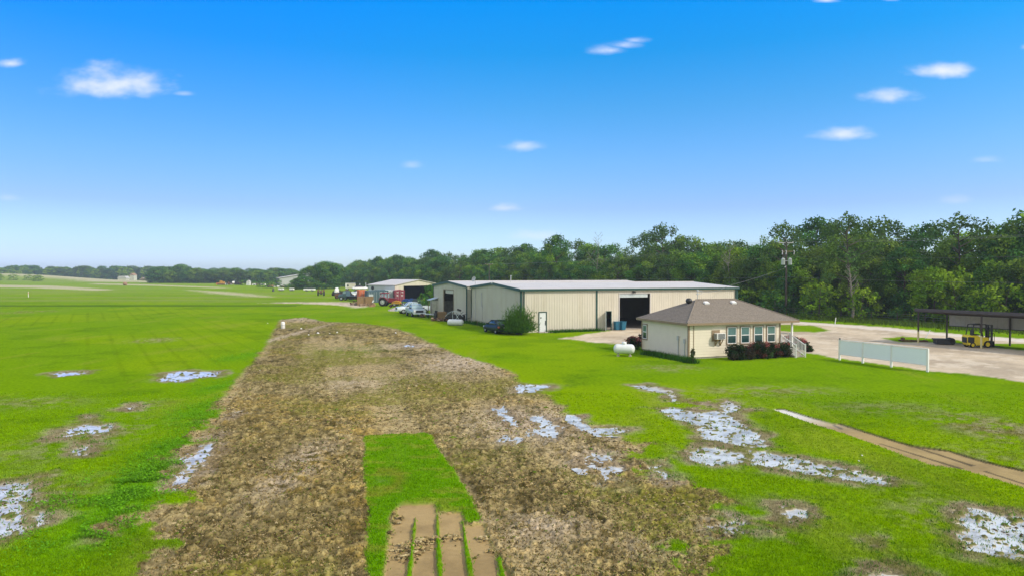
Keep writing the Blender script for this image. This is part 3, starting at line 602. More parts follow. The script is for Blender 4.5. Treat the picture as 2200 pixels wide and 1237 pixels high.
def tree_proto(seed, Ht, Rc, base, ncl=34, hue=GREEN, nleaf=105, size=.205, open_=0):
    ncl = int(ncl*1.3) if Ht > 6 else ncl
    random.seed(seed); np.random.seed(seed)
    cl = []
    for i in range(ncl):
        f = (i+random.random())/ncl; z = base+(Ht-base)*f
        f = f**.9; z = base+(Ht-base)*f
        prof = (1-max(0, (f-.45)/.55)**2.4)**.5*(.72+.28*min(1, f/.4))
        rr = Rc*prof*random.uniform(.35, 1.0)**.6; a = i*2.399+random.uniform(-.5, .5)
        r = random.uniform(.22, .38)*Rc
        if open_: r *= .72
        cl.append((rr*math.cos(a), rr*math.sin(a), z-r*.4, r))
    P, Fc, T = clumps(cl, nleaf*(1 if not open_ else .8), size, hue)
    leaf = np_mesh('crown', P, Fc, M['leaf'], T)
    tb = MB(); lean = (random.uniform(-.3, .3), random.uniform(-.3, .3)); r0 = Ht*.018
    pts = [(lean[0]*t*t*2, lean[1]*t*t*2, Ht*.86*t) for t in (0, .25, .5, .75, 1)]
    for k_ in range(4): tb.tube(pts[k_], pts[k_+1], r0*(1-.2*k_), r0*(.8-.2*k_), 7)
    for (cx, cy, cz_, r) in cl[::2]:
        t = max(.15, min(.95, (cz_-.28*math.hypot(cx, cy)-.6)/(Ht*.86))); o = (lean[0]*t*t*2, lean[1]*t*t*2, Ht*.86*t)
        mid_ = ((o[0]+cx)/2, (o[1]+cy)/2, (o[2]+cz_)/2-.15); tb.tube(o, mid_, r0*.38, r0*.25, 5, False); tb.tube(mid_, (cx, cy, cz_), r0*.25, r0*.08, 5, False)
    me = bpy.data.meshes.new('trunk'); me.from_pydata(tb.v, [], tb.f); me.materials.append(M['bark'])
    return leaf, me
LIGHT = pick((.15, .27, .015), (.20, .31, .02), (.11, .22, .015))
OLIVE = pick((.10, .18, .03), (.14, .22, .028), (.075, .15, .035))
PROTO = [tree_proto(1, 12, 4.2, 1.0), tree_proto(2, 13, 4.6, 1.6, 40), tree_proto(3, 11, 4.6, .8), tree_proto(4, 14, 4.0, 2.0, 38), tree_proto(5, 12, 4.4, 1.2, 36, OLIVE), tree_proto(6, 13.5, 4.6, 3.2, 34, OLIVE, open_=1), tree_proto(7, 11, 3.8, .9, 30, LIGHT), tree_proto(8, 12, 4.8, 1.0, 44)]
SHRUB = [tree_proto(11, 4, 2.2, .2, 20, GREEN, 70, .2), tree_proto(12, 5, 2.4, .2, 20, LIGHT, 70, .2), tree_proto(13, 3.4, 2.4, .1, 18, GREEN, 70, .2)]
random.seed(99); np.random.seed(99)
def put_tree(pr, x, y, s, sz, label, group=None, name='tree', cat='tree', z=0):
    t = thing(name, label, cat, (x, y, z), random.uniform(0, 6.28), group); t.scale = (s, s, sz)
    link('trunk', pr[1], t); link('crown', pr[0], t); return t
TB, TD, TN = Vector((51, 94)), Vector((-.46, .89)).normalized(), Vector((.89, .46)).normalized()
def woods_label(px, row):
    rw = ['front', 'second', 'back'][row]
    if px > 1960: return f'leafy green tree in the {rw} row of woods above the open carport', 'trees of the wood above the carport'
    if px > 1700: return f'leafy green tree in the {rw} row of woods between utility pole and carport', 'trees of the wood right of the utility pole'
    if px > 1350: return f'dark green tree in the {rw} row of woods behind the shingled house roof', 'trees of the wood behind the house'
    if px > 1010: return f'green tree in the {rw} row of woods behind the long white metal roof', 'trees of the wood behind the metal building'
    return f'distant green tree in the {rw} row of woods behind the open hangar', 'trees of the wood behind the hangar'
tt = -27.0
while tt < 335:
    for row in range(3):
        off = (1, 7, 14)[row]+random.uniform(-1.6, 1.6); t_ = tt+random.uniform(-2, 2)+row*2
        p = TB+TD*t_+TN*off
        px = 1100+F*p.x/p.y
        if px > 2420 or px < 700: continue
        hs = (.72, .95, 1.06)[row]*random.uniform(.82, 1.14)
        pr = random.choice(PROTO if row < 2 else PROTO[:6]); lb, gr = woods_label(px, row)
        put_tree(pr, p.x, p.y, hs*random.uniform(.95, 1.2), hs, lb, gr)
    tt += 5.2 if tt < 60 else 6.0
# understory shrubs along the edge
for i in range(64):
    t_ = -26+i*5.2+random.uniform(-2, 2); p = TB+TD*t_+TN*random.uniform(-3.2, -.5); px = 1100+F*p.x/p.y
    if px > 2380 or px < 760: continue
    where = 'above the carport' if px > 1960 else 'right of the utility pole' if px > 1700 else 'behind the house' if px > 1350 else 'behind the metal buildings'
    s = random.uniform(.55, 1.1)
    put_tree(random.choice(SHRUB), p.x, p.y, s, s*random.uniform(.8, 1.1), f'low green undergrowth shrub at the wood edge {where}', f'undergrowth shrubs at the wood edge {where}', 'shrub', 'shrub')
# single trees that stand out
def tree_px(pr, px, Y, ptop, Ht0, w, label, name='tree', cat='tree', group=None):
    x = (px-1100)/F*Y; ht = ZAT(Y, ptop); return put_tree(pr, x, Y, w, ht/Ht0, label, group, name, cat)
tree_px(PROTO[5], 1825, 96, 462, 13.5, .95, 'tallest open crowned tree rising above the woods right of the utility pole')
tree_px(PROTO[5], 1680, 112, 480, 13.5, .8, 'thin topped tree sticking up just left of the utility pole top')
tree_px(PROTO[5], 1425, 148, 483, 13.5, 1.1, 'round topped tree rising over the woods left of the house ridge')
tree_px(PROTO[3], 1195, 176, 505, 14, 1.0, 'taller tree bulging above the woods over the warehouse roof')
tree_px(PROTO[5], 2065, 92, 463, 13.5, 1.0, 'broad open crowned tree above the left end of the carport')
tree_px(PROTO[5], 2195, 86, 470, 13.5, .8, 'sparse tree crown at the right edge of the photo')
tree_px(SHRUB[1], 2158, 78, 601, 5, 1.05, 'bright yellow green small tree behind the carport roof', 'small_tree')
tree_px(SHRUB[1], 2055, 84, 575, 5, 1.0, 'light green young tree behind the carport left end', 'small_tree')
tree_px(SHRUB[1], 1760, 96, 600, 5, 1.2, 'light green sapling on the verge right of the utility pole', 'small_tree')
tree_px(SHRUB[0], 1665, 104, 622, 4, 1.1, 'light green bushy sapling at the foot of the utility pole', 'small_tree')
tree_px(SHRUB[1], 1850, 92, 612, 5, 1.0, 'leaning light green sapling midway between utility pole and carport', 'small_tree')
def bare_tree(px, Y, ptop, label, seed, r0=.16, spread=.35):
    random.seed(seed); x = (px-1100)/F*Y; ht = ZAT(Y, ptop); t = thing('dead_tree', label, 'tree', (x, Y, 0)); mb = MB(); bb = MB()
    pts = [Vector((0, 0, 0))]
    for k_ in range(6): pts.append(pts[-1]+Vector((random.uniform(-.25, .25), random.uniform(-.2, .2), ht*.9/6)))
    for k_ in range(6): mb.tube(pts[k_], pts[k_+1], r0*(1-.14*k_), r0*(.86-.14*k_), 7, False)
    for i in range(20):
        f = random.uniform(.45, 1); k_ = min(5, int(f*6)); o = pts[k_].lerp(pts[k_+1], f*6-k_ if f < 1 else 1); a = random.uniform(0, 6.28); l_ = ht*spread*random.uniform(.3, .8)*(1.25-f)
        m_ = o+Vector((math.cos(a)*l_*.5, math.sin(a)*l_*.5, l_*.45)); e = m_+Vector((math.cos(a+.4)*l_*.4, math.sin(a+.4)*l_*.4, l_*.5))
        bb.tube(o, m_, r0*.28, r0*.16, 5, False); bb.tube(m_, e, r0*.16, .015, 5, False)
        for _ in range(5):
            q = m_.lerp(e, random.random()); bb.tube(q, q+Vector((random.uniform(-1, 1), random.uniform(-1, 1), random.uniform(.1, 1)))*l_*.28, .02, .012, 4, False)
    mb.build('trunk', M['pale_bark'], t); bb.build('branches', M['pale_bark'], t); return t
bare_tree(1565, 118, 512, 'pale bare tree with thin grey trunk between house roof and utility pole', 5)
bare_tree(1832, 92, 560, 'pale forked dead trunk leaning in front of woods beside the carport', 6, .2, .3)
bare_tree(1287, 160, 492, 'leafless grey treetop poking above woods over the warehouse', 8, .12)
# mid and far woods to the left
for i in range(30):
    for row in range(2):
        px = 325+i*14.4+random.uniform(-5, 5)+row*7; Y = 500+row*14+random.uniform(-6, 6); x = (px-1100)/F*Y
        if px > 760: continue
        s = random.uniform(.78, .98)*(1.2 if 340 < px < 430 and random.random() < .6 else 1)
        put_tree(random.choice([PROTO[6], PROTO[6], PROTO[4], PROTO[0], PROTO[2], PROTO[7]]), x, Y, s*1.5, s*(.88 if row == 0 else 1.0), 'hazy green tree of the far wood beyond the field, left of the grey barn' if px < 600 else 'hazy green tree of the far wood behind the grey barn',
                 'trees of the far wood left of the barn' if px < 600 else 'trees of the far wood behind the barn')
def merged_wood(name, label, spots):
    VV, FF, TT = [], [], []; off = 0
    for (x, y, s, sz) in spots:
        me = random.choice([PROTO[6], PROTO[4], PROTO[0], PROTO[7]])[0]; n = len(me.vertices); v = np.empty(n*3, np.float32); me.vertices.foreach_get('co', v); v = v.reshape(-1, 3)
        c = np.empty(n*4, np.float32); me.attributes['tint'].data.foreach_get('color', c); c = c.reshape(-1, 4)[:, :3]
        v = v.reshape(-1, 4, 3)[::3]; c = c.reshape(-1, 4, 3)[::3]; ctr = v.mean(1, keepdims=True); v = ctr+(v-ctr)*1.9
        v = v.reshape(-1, 3)*np.array([s, s, sz])+np.array([x, y, 0]); VV.append(v); TT.append(c.reshape(-1, 3)); FF.append(np.arange(len(v)).reshape(-1, 4)+off); off += len(v)
    return tag(link(name, np_mesh(name, np.concatenate(VV), np.concatenate(FF), M['leaf'], np.concatenate(TT))), label, 'woods', kind='stuff')
merged_wood('far_woods', 'hazy line of woods along the horizon at far left', [((px+random.uniform(-6, 6)-1100)/F*(765+r*16), 765+r*16+random.uniform(-8, 8), random.uniform(1.5, 2.0), random.uniform(1.0, 1.4)) for px in range(-260, 345, 11) for r in range(2)])
merged_wood('distant_woods', 'faint blue tree line on the horizon behind the far left wood', [((px+random.uniform(-8, 8)-1100)/F*1150, 1150+random.uniform(-20, 20), random.uniform(1.8, 2.5), random.uniform(1.1, 1.5)) for px in range(-260, 1000, 13)])
# trees and bushes round the far barn
for (px, Y, pt, w, pr, h0, lb) in [(700, 300, 563, 1.35, 7, 12, 'big rounded green tree right of the far grey barn'), (668, 306, 572, 1.3, 2, 11, 'wide green tree hiding the right end of the far grey barn'), (655, 290, 594, 1.0, 0, 12, 'low dark tree in front of the far grey barn'),
                                   (640, 292, 598, .8, 2, 11, 'small round tree left of the big tree before the grey barn'), (723, 330, 566, 1.2, 1, 13, 'tall green tree at the right of the barn clump')]:
    tree_px(PROTO[pr], px, Y, pt, h0, w, lb)
for (px, Y, pt, lb) in [(560, 330, 603, 'leftmost low green bush before the far grey barn'), (578, 320, 602, 'second low green bush before the far grey barn'), (593, 340, 600, 'green bush at the left corner of the far grey barn'), (525, 400, 600, 'bright green bush by the small white hut'), (541, 400, 602, 'bright green bush right of the small white hut'),
                        (612, 330, 611, 'low bush under the wall of the far grey barn'), (625, 320, 609, 'dark low bush at the middle of the far grey barn wall'), (685, 290, 604, 'low bush behind the old tractor in the field')]:
    tree_px(SHRUB[0], px, Y, pt, 4, 1.5, lb, 'bush', 'bush')
for (px, pt) in [(5, 583), (32, 580), (58, 584), (-20, 583), (75, 590), (88, 594)]:
    Y = 560; x = (px-1100)/F*Y; put_tree(SHRUB[1], x, Y+random.uniform(-5, 5), 1.6, 1.1, 'bright green bush on top of the far left mound', 'bushes on the far left mound', 'bush', 'bush', z=max(0, 7.6*math.exp(-(((x+500)/120)**2+((Y-610)/60)**2)**1.5)-.5))
tree_px(PROTO[0], 923, 118, 611, 12, .27, 'small bright green tree left of the narrow gabled building', 'small_tree')
tree_px(SHRUB[0], 908, 114, 629, 4, .45, 'dark bush growing behind the parked white pickup', 'bush', 'bush')
tree_px(SHRUB[2], 915, 111, 642, 3.4, .45, 'dark low bush beside the little lean-to shed', 'bush', 'bush')

# ------------------------------------------------------------------ long metal building (front)
def rib_wall(mb, x0, x1, z0, z1, y=0.0, sgn=-1, step=.305, thick=.08, axis='x', xc=None):
    """flat sheet with raised ribs. z1 may be a function. Wall lies along x at given y, outside towards sgn*y (axis 'y': along y at given x)."""
    f = z1 if callable(z1) else (lambda _: z1)
    brk = [x0]+([xc] if xc is not None and x0 < xc < x1 else [])+[x1]
    poly = [(x0, z0), (x1, z0)]+[(q, f(q)) for q in brk[::-1]]
    ax = 'y' if axis == 'x' else 'x'
    a, b_ = (y, y-sgn*thick); mb.prism(poly, ax, min(a, b_), max(a, b_))
    n = int((x1-x0)/step)
    for i in range(n+1):
        q = x0+.06+i*step
        if q > x1-.05: break
        zt = f(q)-.03; o0, o1 = sorted((y, y+sgn*.022))
        if axis == 'x': mb.prism([(q-.045, o0 if sgn > 0 else o1), (q+.045, o0 if sgn > 0 else o1), (q+.022, o1 if sgn > 0 else o0), (q-.022, o1 if sgn > 0 else o0)], 'z', z0+.004, zt)
        else: mb.prism([(o0 if sgn > 0 else o1, q-.045), (o0 if sgn > 0 else o1, q+.045), (o1 if sgn > 0 else o0, q+.022), (o1 if sgn > 0 else o0, q-.022)], 'z', z0+.004, zt)
def gable_roof(mb, x0, x1, y0, y1, ze, zr, ov=.15, th=.10, rib=.6):
    ym = (y0+y1)/2; k = (zr-ze)/(ym-y0); xa, xb = x0-ov, x1+ov
    for sg, ya in ((1, y0-ov), (-1, y1+ov)):
        za = ze-ov*k
        mb.prism([(ya, za+.012), (ym, zr+.012), (ym, zr+th), (ya, za+th)], 'x', xa, xb)
        q = xa+.1
        while rib and q < xb-.05:
            mb.prism([(ya, za+th), (ym-sg*.12, zr+th-.12*k), (ym-sg*.12, zr+th+.035-.12*k), (ya, za+th+.035)], 'x', q-.02, q+.02); q += rib
    mb.box(xa, xb, ym-.12, ym+.12, zr+th-.03, zr+th+.05)
def roofz(y0, y1, ze, zr):
    ym = (y0+y1)/2; return lambda y: ze+(zr-ze)*(1-abs(y-ym)/(ym-y0))
A20 = R(20)
LB = thing('metal_building', 'long tan ribbed metal building with dark green trim and white roof behind the house', 'metal building', (.95, 73, 0), A20)
WL, DL, ZE, ZR = 28.0, 18.4, 4.60, 5.16
def sL(px): r = (px-1100)/F; return (73*r-.95)/(.94-.342*r)
def YL(s): return 73+.342*s
def tL(px): r = (px-1100)/F; return (.95-73*r)/(.342+.94*r)
w = MB(); d0, d1 = sL(1157), sL(1174.5); o0, o1 = sL(1302), sL(1313.5); b0, b1 = sL(1331), sL(1396.5)
zb = ZAT(YL(14), 630.5)
rib_wall(w, 0, d0, 0, ZE); rib_wall(w, d0, d1, 2.2, ZE); rib_wall(w, d1, o0, 0, ZE); rib_wall(w, o0, o1, 2.12, ZE); rib_wall(w, o1, b0, 0, ZE); rib_wall(w, b0, b1, zb, ZE); rib_wall(w, b1, WL, 0, ZE)
w.build('front_wall', M['siding'], LB)
g = MB(); rz_ = roofz(0, DL, ZE, ZR)
rib_wall(g, .085, DL-.085, 0, rz_, 0, -1, axis='y', xc=DL/2); g.build('end_wall', M['siding_old'], LB)
g = MB(); rib_wall(g, .085, DL-.085, 0, rz_, WL, 1, axis='y', xc=DL/2); rib_wall(g, 0, WL, 0, ZE, DL, 1); g.build('rear_wall', M['siding_old'], LB)
g = MB(); gable_roof(g, 0, WL, 0, DL, ZE, ZR, rib=0); g.build('roof', M['roof_metal'], LB)
def trim_strip(x): return MB().box(x-.09, x+.09, -.05, -.034, .02, ZE-.12)
g = MB(); g.box(-.15, WL+.15, -.26, -.16, ZE-.16, ZE+.06); g.build('gutter', M['green_trim'], LB)
k_ = (ZR-ZE)/(DL/2)
for xa in (-.22, WL+.152):
    MB().prism([(-.15, ZE-.192), (DL/2, ZR-.18), (DL+.15, ZE-.192), (DL+.15, ZE+.103), (DL/2, ZR+.115), (-.15, ZE+.103)], 'x', xa, xa+.068).build('rake_trim', M['green_trim'], LB)
MB().box(-.06, .12, -.06, -.034, .0, ZE-.17).box(-.062, -.034, -.06, .14, .0, ZE-.17).build('corner_trim', M['green_trim'], LB)
MB().box(WL-.14, WL+.06, -.06, -.034, 0, ZE-.17).build('corner_trim', M['green_trim'], LB)
MB().box(-.062, -.034, DL-.2, DL+.05, 0, ZE-.2).build('corner_trim', M['green_trim'], LB)
MB().box(sL(1282)-.1, sL(1282)+.1, -.055, -.034, 0, ZE-.17).build('joint_trim', M['green_trim'], LB)
g = MB(); g.box(.28, .38, -.16, -.04, .15, ZE-.1); g.tube((.33, -.12, .2), (.33, -.32, .06), .05); g.build('downspout', M['green_trim'], LB)
g = MB(); g.box(WL-.35, WL-.25, -.16, -.04, .15, ZE-.1); g.build('downspout', M['green_trim'], LB)
# closed door
g = MB(); g.box(d0+.09, d1-.09, -.03, .02, .05, 2.12); dr = g.build('door', M['door_white'], LB, 'closed pale blue white door left of the joint trim')
g = MB(); g.box(d0, d0+.085, -.07, .05, 0, 2.22); g.box(d1-.085, d1, -.07, .05, 0, 2.22); g.box(d0+.085, d1-.085, -.07, .05, 2.125, 2.22); g.build('frame', M['green_trim'], dr)
g = MB(); g.tube((d1-.17, -.03, 1.02), (d1-.17, -.09, 1.02), .035); g.box(d1-.2, d1-.12, -.045, -.031, .75, 1.25); g.build('handle', M['black'], dr)
g = MB(); g.box(d0+.2, d0+.33, -.045, -.031, 1.5, 1.64); g.build('notice', M['black'], dr)
# open walk door: frame, leaf swung outwards
g = MB(); g.box(o0-.02, o0+.05, -.07, .06, 0, 2.14); g.box(o1-.05, o1+.02, -.07, .06, 0, 2.14); g.box(o0+.05, o1-.05, -.07, .06, 2.08, 2.14); g.build('door_frame', M['green_trim'], LB)
g = MB(); g.cbox((o0-.24, -.44, 1.05), (.045, .86, 2.02), rz=R(-28)); lf = g.build('door', M['white'], LB, 'white walk door standing open')
MB().tube((o0-.42, -.72, 1.0), (o0-.30, -.78, 1.0), .03).build('handle', M['black'], lf)
# overhead door
g = MB(); g.box(b0+.04, b1-.28, .02, .07, zb-.42, zb-.02)
for i in range(4): g.box(b0+.04, b1-.28, .006, .02, zb-.40+i*.1, zb-.37+i*.1)
g.build('roll_up_door', M['lime_white'], LB)
g = MB(); g.box(b0-.1, b0+.01, -.05, .04, 0, zb+.1); g.box(b1-.01, b1+.1, -.05, .04, 0, zb+.1); g.box(b0+.01, b1-.01, -.05, .04, zb, zb+.1); g.build('door_jamb', M['roof_metal'], LB)
lx = sL(1361); g = MB(); g.box(lx-.16, lx+.16, -.14, -.035, 4.22, 4.34); g.cbox((lx-.12, -.2, 4.2), (.1, .16, .14)); g.cbox((lx+.12, -.2, 4.2), (.1, .16, .14)); g.build('flood_light', M['black'], LB)
g = MB(); g.box(.1, WL-.1, .1, DL-.1, .006, .03); g.build('floor', M['concrete'], LB)
g = MB(); g.box(o0+.15, o0+.5, 1.2, 1.6, .03, 1.1); g.cbox((o0+.42, 1.1, .95), (.3, .3, .3)); g.build('shelf', M['rusty'], LB)
# gable wall fittings
tm = tL(1023); g = MB(); g.tube((-.12, tm, 0), (-.12, tm, ZAT(73+.94*tm, 603)), .035)
for z in (1.2, 2.6, 3.9): g.box(-.14, -.03, tm-.05, tm+.05, z, z+.05)
mast = g.build('dish_mast', M['grey_metal'], LB)
g = MB(); g.lathe([(.05, -.05), (.22, .02), (.34, .10), (.36, .14), (.33, .12), (.2, .06), (.02, .03)], Matrix.Translation((-.25, tm, ZAT(73+.94*tm, 600))) @ Matrix.Rotation(R(-70), 4, 'Y') @ Matrix.Rotation(R(20), 4, 'X')); g.build('satellite_dish', M['grey_metal'], mast)
tp = tL(1035.6); g = MB(); g.path([(-.08, tp, 3.85), (-.08, tp-.05, 2.2), (-.08, tp-.45, 2.1), (-.08, tp-.2, 2.5), (-.08, tp, 3.8)], .03); g.tube((-.06, tp-.28, 2.1), (-.06, tp-.28, 0), .02); g.box(-.1, -.03, tp-.1, tp+.1, 3.78, 3.95); g.build('conduit', M['grey_metal'], LB)
g = MB(); g.cbox((.0, DL/2, ZR+.03), (.5, .5, .12)); g.build('ridge_cap', M['white'], LB)
g = MB(); tv = tL(1068)
for dz, dt in ((0, 0), (.05, -.35)): g.box(-.045, -.036, tv+dt-.05, tv+dt+.05, 2.2+dz, 2.75+dz)
g.build('patch', M['roof_metal'], LB)
ST = MB(); xv, yv = 3.2, 12.0; ST.tube((xv, yv, 4.9), (xv, yv, 6.0), .05); ST.tube((xv, yv, 6.0), (xv, yv, 6.1), .09); ST.build('vent_pipe', M['grey_metal'], LB)
g = MB(); g.box(d0-.25, d1+.5, -.9, -.09, .012, .07); tag(g.build('door_step', M['concrete'], LB))

# ------------------------------------------------------------------ second metal building behind
A22 = R(22); W2, D2 = 29.6, 16.6
SB = thing('metal_building', 'narrow gabled metal building with tall dark doorway left of the long tan building', 'metal building', (-5.95, 90.6, 0), A22)
def t2(px): r = (px-1100)/F; return (-5.9-90.5*r)/(.3746+.927*r)
a0, a1 = t2(975.5), min(t2(954), D2-4); rz2 = roofz(0, D2, 4.62, 5.17); zt = 4.0
g = MB(); rib_wall(g, .085, a0, 0, rz2, 0, -1, axis='y'); rib_wall(g, a1, D2-.085, 0, rz2, 0, -1, axis='y'); rib_wall(g, a0, a1, zt, rz2, 0, -1, axis='y', xc=D2/2)
g.build('end_wall', M['siding_old'], SB)
g = MB(); rib_wall(g, 0, W2, 0, 4.62, 0, -1); rib_wall(g, 0, W2, 0, 4.62, D2, 1); rib_wall(g, .085, D2-.085, 0, rz2, W2, 1, axis='y', xc=D2/2); g.build('side_wall', M['siding_old'], SB)
g = MB(); gable_roof(g, 0, W2, 0, D2, 4.62, 5.17, rib=0); g.build('roof', M['roof_metal'], SB)
MB().prism([(-.15, 4.428), (D2/2, 4.99), (D2+.15, 4.428), (D2+.15, 4.723), (D2/2, 5.285), (-.15, 4.723)], 'x', -.22, -.152).build('rake_trim', M['green_trim'], SB)
MB().box(-.062, -.034, -.05, .22, 0, 4.4).build('corner_trim', M['green_trim'], SB); MB().box(-.062, -.034, D2-.15, D2+.05, 0, 4.4).build('corner_trim', M['green_trim'], SB)
MB().box(-.17, -.05, -.12, .0, .1, 4.45).build('downspout', M['green_trim'], SB)
g = MB(); g.box(-.05, .04, a0-.08, a0+.01, 0, zt+.08); g.box(-.05, .04, a1-.01, a1+.08, 0, zt+.08); g.box(-.05, .04, a0+.01, a1-.01, zt, zt+.08); g.build('door_jamb', M['brown_trim'], SB)
g = MB(); g.box(.05, .11, a0+.05, a1-.7, zt-.5, zt-.02); g.build('roll_up_door', M['siding_old'], SB)
g = MB(); g.box(.1, W2-.1, .1, D2-.1, .006, .03); g.build('floor', M['concrete'], SB)
# lean-to shed at its left corner
SH = thing('shed', 'small weathered lean-to shed with pale sheet roof left of the narrow gabled building', 'shed', tuple(G(931, 678)), A22)
g = MB(); g.box(-.1, 3.2, 0.1, 1.5, 0, 2.3)
for i in range(7): g.box(-.13, -.1, .12+i*.2, .16+i*.2, 0, 2.28)
g.build('wall', M['shed'], SH)
g = MB(); g.prism([(-.5, 2.32), (3.2, 3.35), (3.2, 3.42), (-.5, 2.39)], 'y', -.05, 2.0)
g.build('roof', M['lime_white'], SH)
g = MB(); g.box(-.12, -.102, .45, 1.1, .05, 1.9); g.build('door', M['oldwood'], SH)
for q in (-.25, 3.3): MB().box(q-.05, q+.05, 1.9, 2.0, 0, 2.26).build('post', M['oldwood'], SH)

# ------------------------------------------------------------------ open hangar
HG = thing('hangar', 'low white roofed hangar with wide dark open front beyond the parked trucks', 'hangar', (-28.3, 165, 0), math.atan2(.8, .6))
WH, DH = 16.0, 9.5; rh = roofz(0, WH, 3.62, 4.85)
# local x along the open front, local y back
g = MB(); g.prism([(0, 0), (2.9, 0), (2.9, rh(2.9)), (0, 3.62)], 'y', 0, .08); g.prism([(2.9, 3.45), (WH-.8, 3.45), (WH-.8, rh(WH-.8)), (WH/2, 4.85), (2.9, rh(2.9))], 'y', 0, .08); g.prism([(WH-.8, 0), (WH, 0), (WH, 3.62), (WH-.8, rh(WH-.8))], 'y', 0, .08)
g.build('front_wall', M['siding'], HG)
g = MB(); rib_wall(g, .09, DH, 0, 3.62, 0, -1, axis='y', step=.5); rib_wall(g, .09, DH, 0, 3.62, WH, 1, axis='y', step=.5); g.prism([(.09, 0), (WH-.09, 0), (WH-.09, 3.6), (WH/2, 4.8), (.09, 3.6)], 'y', DH-.08, DH); g.build('side_wall', M['lime_white'], HG)
g = MB(); km = (4.85-3.62)/(WH/2)
for xa, xb, za, zb_ in ((-.3, WH/2, 3.62-.3*km, 4.85), (WH/2, WH+.3, 4.85, 3.62-.3*km)): g.prism([(xa, za+.01), (xb, zb_+.01), (xb, zb_+.12), (xa, za+.12)], 'y', -.3, DH+.3)
g.build('roof', M['roof_metal'], HG)
g = MB(); g.lathe([(.45, 0), (.45, .12)], Matrix.Translation((-.03, DH-1.6, 2.9)) @ Matrix.Rotation(R(-90), 4, 'Y')); g.build('exhaust_fan', M['black'], HG)
g = MB(); g.box(.1, WH-.1, .1, DH-.1, .005, .03); g.build('floor', M['dark'], HG); MB().box(.1, WH-.1, DH-2.6, DH-2.5, .03, 3.6).build('shade_screen', M['dark'], HG); MB().box(.12, .2, .1, DH-2.6, .03, 3.55).build('shade_lining', M['dark'], HG); MB().box(WH-.2, WH-.12, .1, DH-2.6, .03, 3.55).build('shade_lining', M['dark'], HG); MB().prism([(.2, 3.5), (WH-.2, 3.5), (WH/2, 4.7)], 'y', .1, DH-.2).build('shade_infill', M['dark'], HG)  # dark floor and added dark sheets imitate the shade inside
# ------------------------------------------------------------------ far barn
FB = thing('barn', 'far grey metal barn half hidden by trees beyond the field', 'barn', (-129, 378, 0), R(25))
g = MB(); g.prism([(0, 0), (18, 0), (18, 7.2), (0, 4.3)], 'y', 0, .1); g.box(0, 18, 11.9, 12, 0, 4.3)
for i in range(30): g.box(.3+i*.6, .36+i*.6, -.03, 0, 0, 4.3)
g.build('wall', M['grey_metal'], FB); g = MB(); g.prism([(-.4, 4.25), (18.4, 7.3), (18.4, 7.5), (-.4, 4.45)], 'y', -.6, 12.5); g.build('roof', M['roof_metal'], FB)
def far_house(px, Y, w, hgt, label, wm, rm, gab=True):
    t = thing('house', label, 'house', ((px-1100)/F*Y, Y, 0)); MB().box(-w/2, w/2, 0, 6, 0, hgt).build('wall', wm, t)
    MB().prism([(-w/2-.4, hgt), (w/2+.4, hgt), (w/2-1.5 if not gab else 0, hgt+2.2), (-w/2+1.5 if not gab else 0, hgt+2.2)], 'y', -.3, 6.3).build('roof', rm, t); return t
far_house(262, 700, 9, 2.6, 'small far house with long white roof before the left woods', M['siding'], M['roof_metal'], False)
far_house(283, 715, 4.5, 5.5, 'tall narrow pale gable among trees at far left', M['siding'], M['tan_rust'])
far_house(305, 690, 5, 1.2, 'low brownish far shed left of the isolated tree group', M['oldwood'], M['brown_trim'])

# ------------------------------------------------------------------ house
HS = thing('house', 'cream lap sided house with brown shingled hip roof and four tall front windows', 'house', (13, 50.2, 0), A20)
HL, HD, HW = 8.35, 6.6, 2.5
def s3(px): r = (px-1100)/F; return (50.2*r-13)/(.94-.342*r)
def t3(px): r = (px-1100)/F; return (13-50.2*r)/(.342+.94*r)
def lap(mb, a, b_, z0, z1, axis, pos, sgn, exp=.2):
    z = z0
    while z < z1-.01:
        zz = min(z+exp, z1); lo, hi = pos+sgn*.024, pos+sgn*.004; poly = [(pos, z), (lo, z), (hi, zz), (pos, zz)]
        if axis == 'x': mb.prism(poly, 'x', a, b_)
        else:
            vs = [(p[0], q, p[1]) for q in (a, b_) for p in poly]; mb.add(vs, [(0, 1, 5, 4), (1, 2, 6, 5), (2, 3, 7, 6), (3, 0, 4, 7), (0, 3, 2, 1), (4, 5, 6, 7)])
        z = zz
g = MB(); g.box(0, HL, 0, .1, .12, HW); lap(g, .02, HL-.02, .12, HW, 'x', 0, -1); g.build('front_wall', M['cream'], HS)
g = MB(); g.box(0, .1, .1, HD, .12, HW); g.box(HL-.1, HL, .1, HD, .12, HW); g.box(.1, HL-.1, HD-.1, HD, .12, HW); lap(g, .02, HD-.02, .12, HW, 'y', 0, -1); lap(g, .02, HD-.02, .12, HW, 'y', HL, 1); g.build('side_wall', M['cream'], HS)
MB().box(.03, HL-.03, .03, HD-.03, -.02, .118).build('foundation', M['concrete'], HS)
for (x0, x1, y0, y1) in ((-.035, .085, -.04, -.026), (-.04, -.026, -.026, .09), (HL-.085, HL+.035, -.04, -.026), (-.04, -.026, HD-.09, HD+.03), (s3(1490.5)-.03, s3(1490.5)+.03, -.036, -.026)):
    MB().box(x0, x1, y0, y1, .12, HW-.02).build('corner_board', M['brown_trim'], HS)
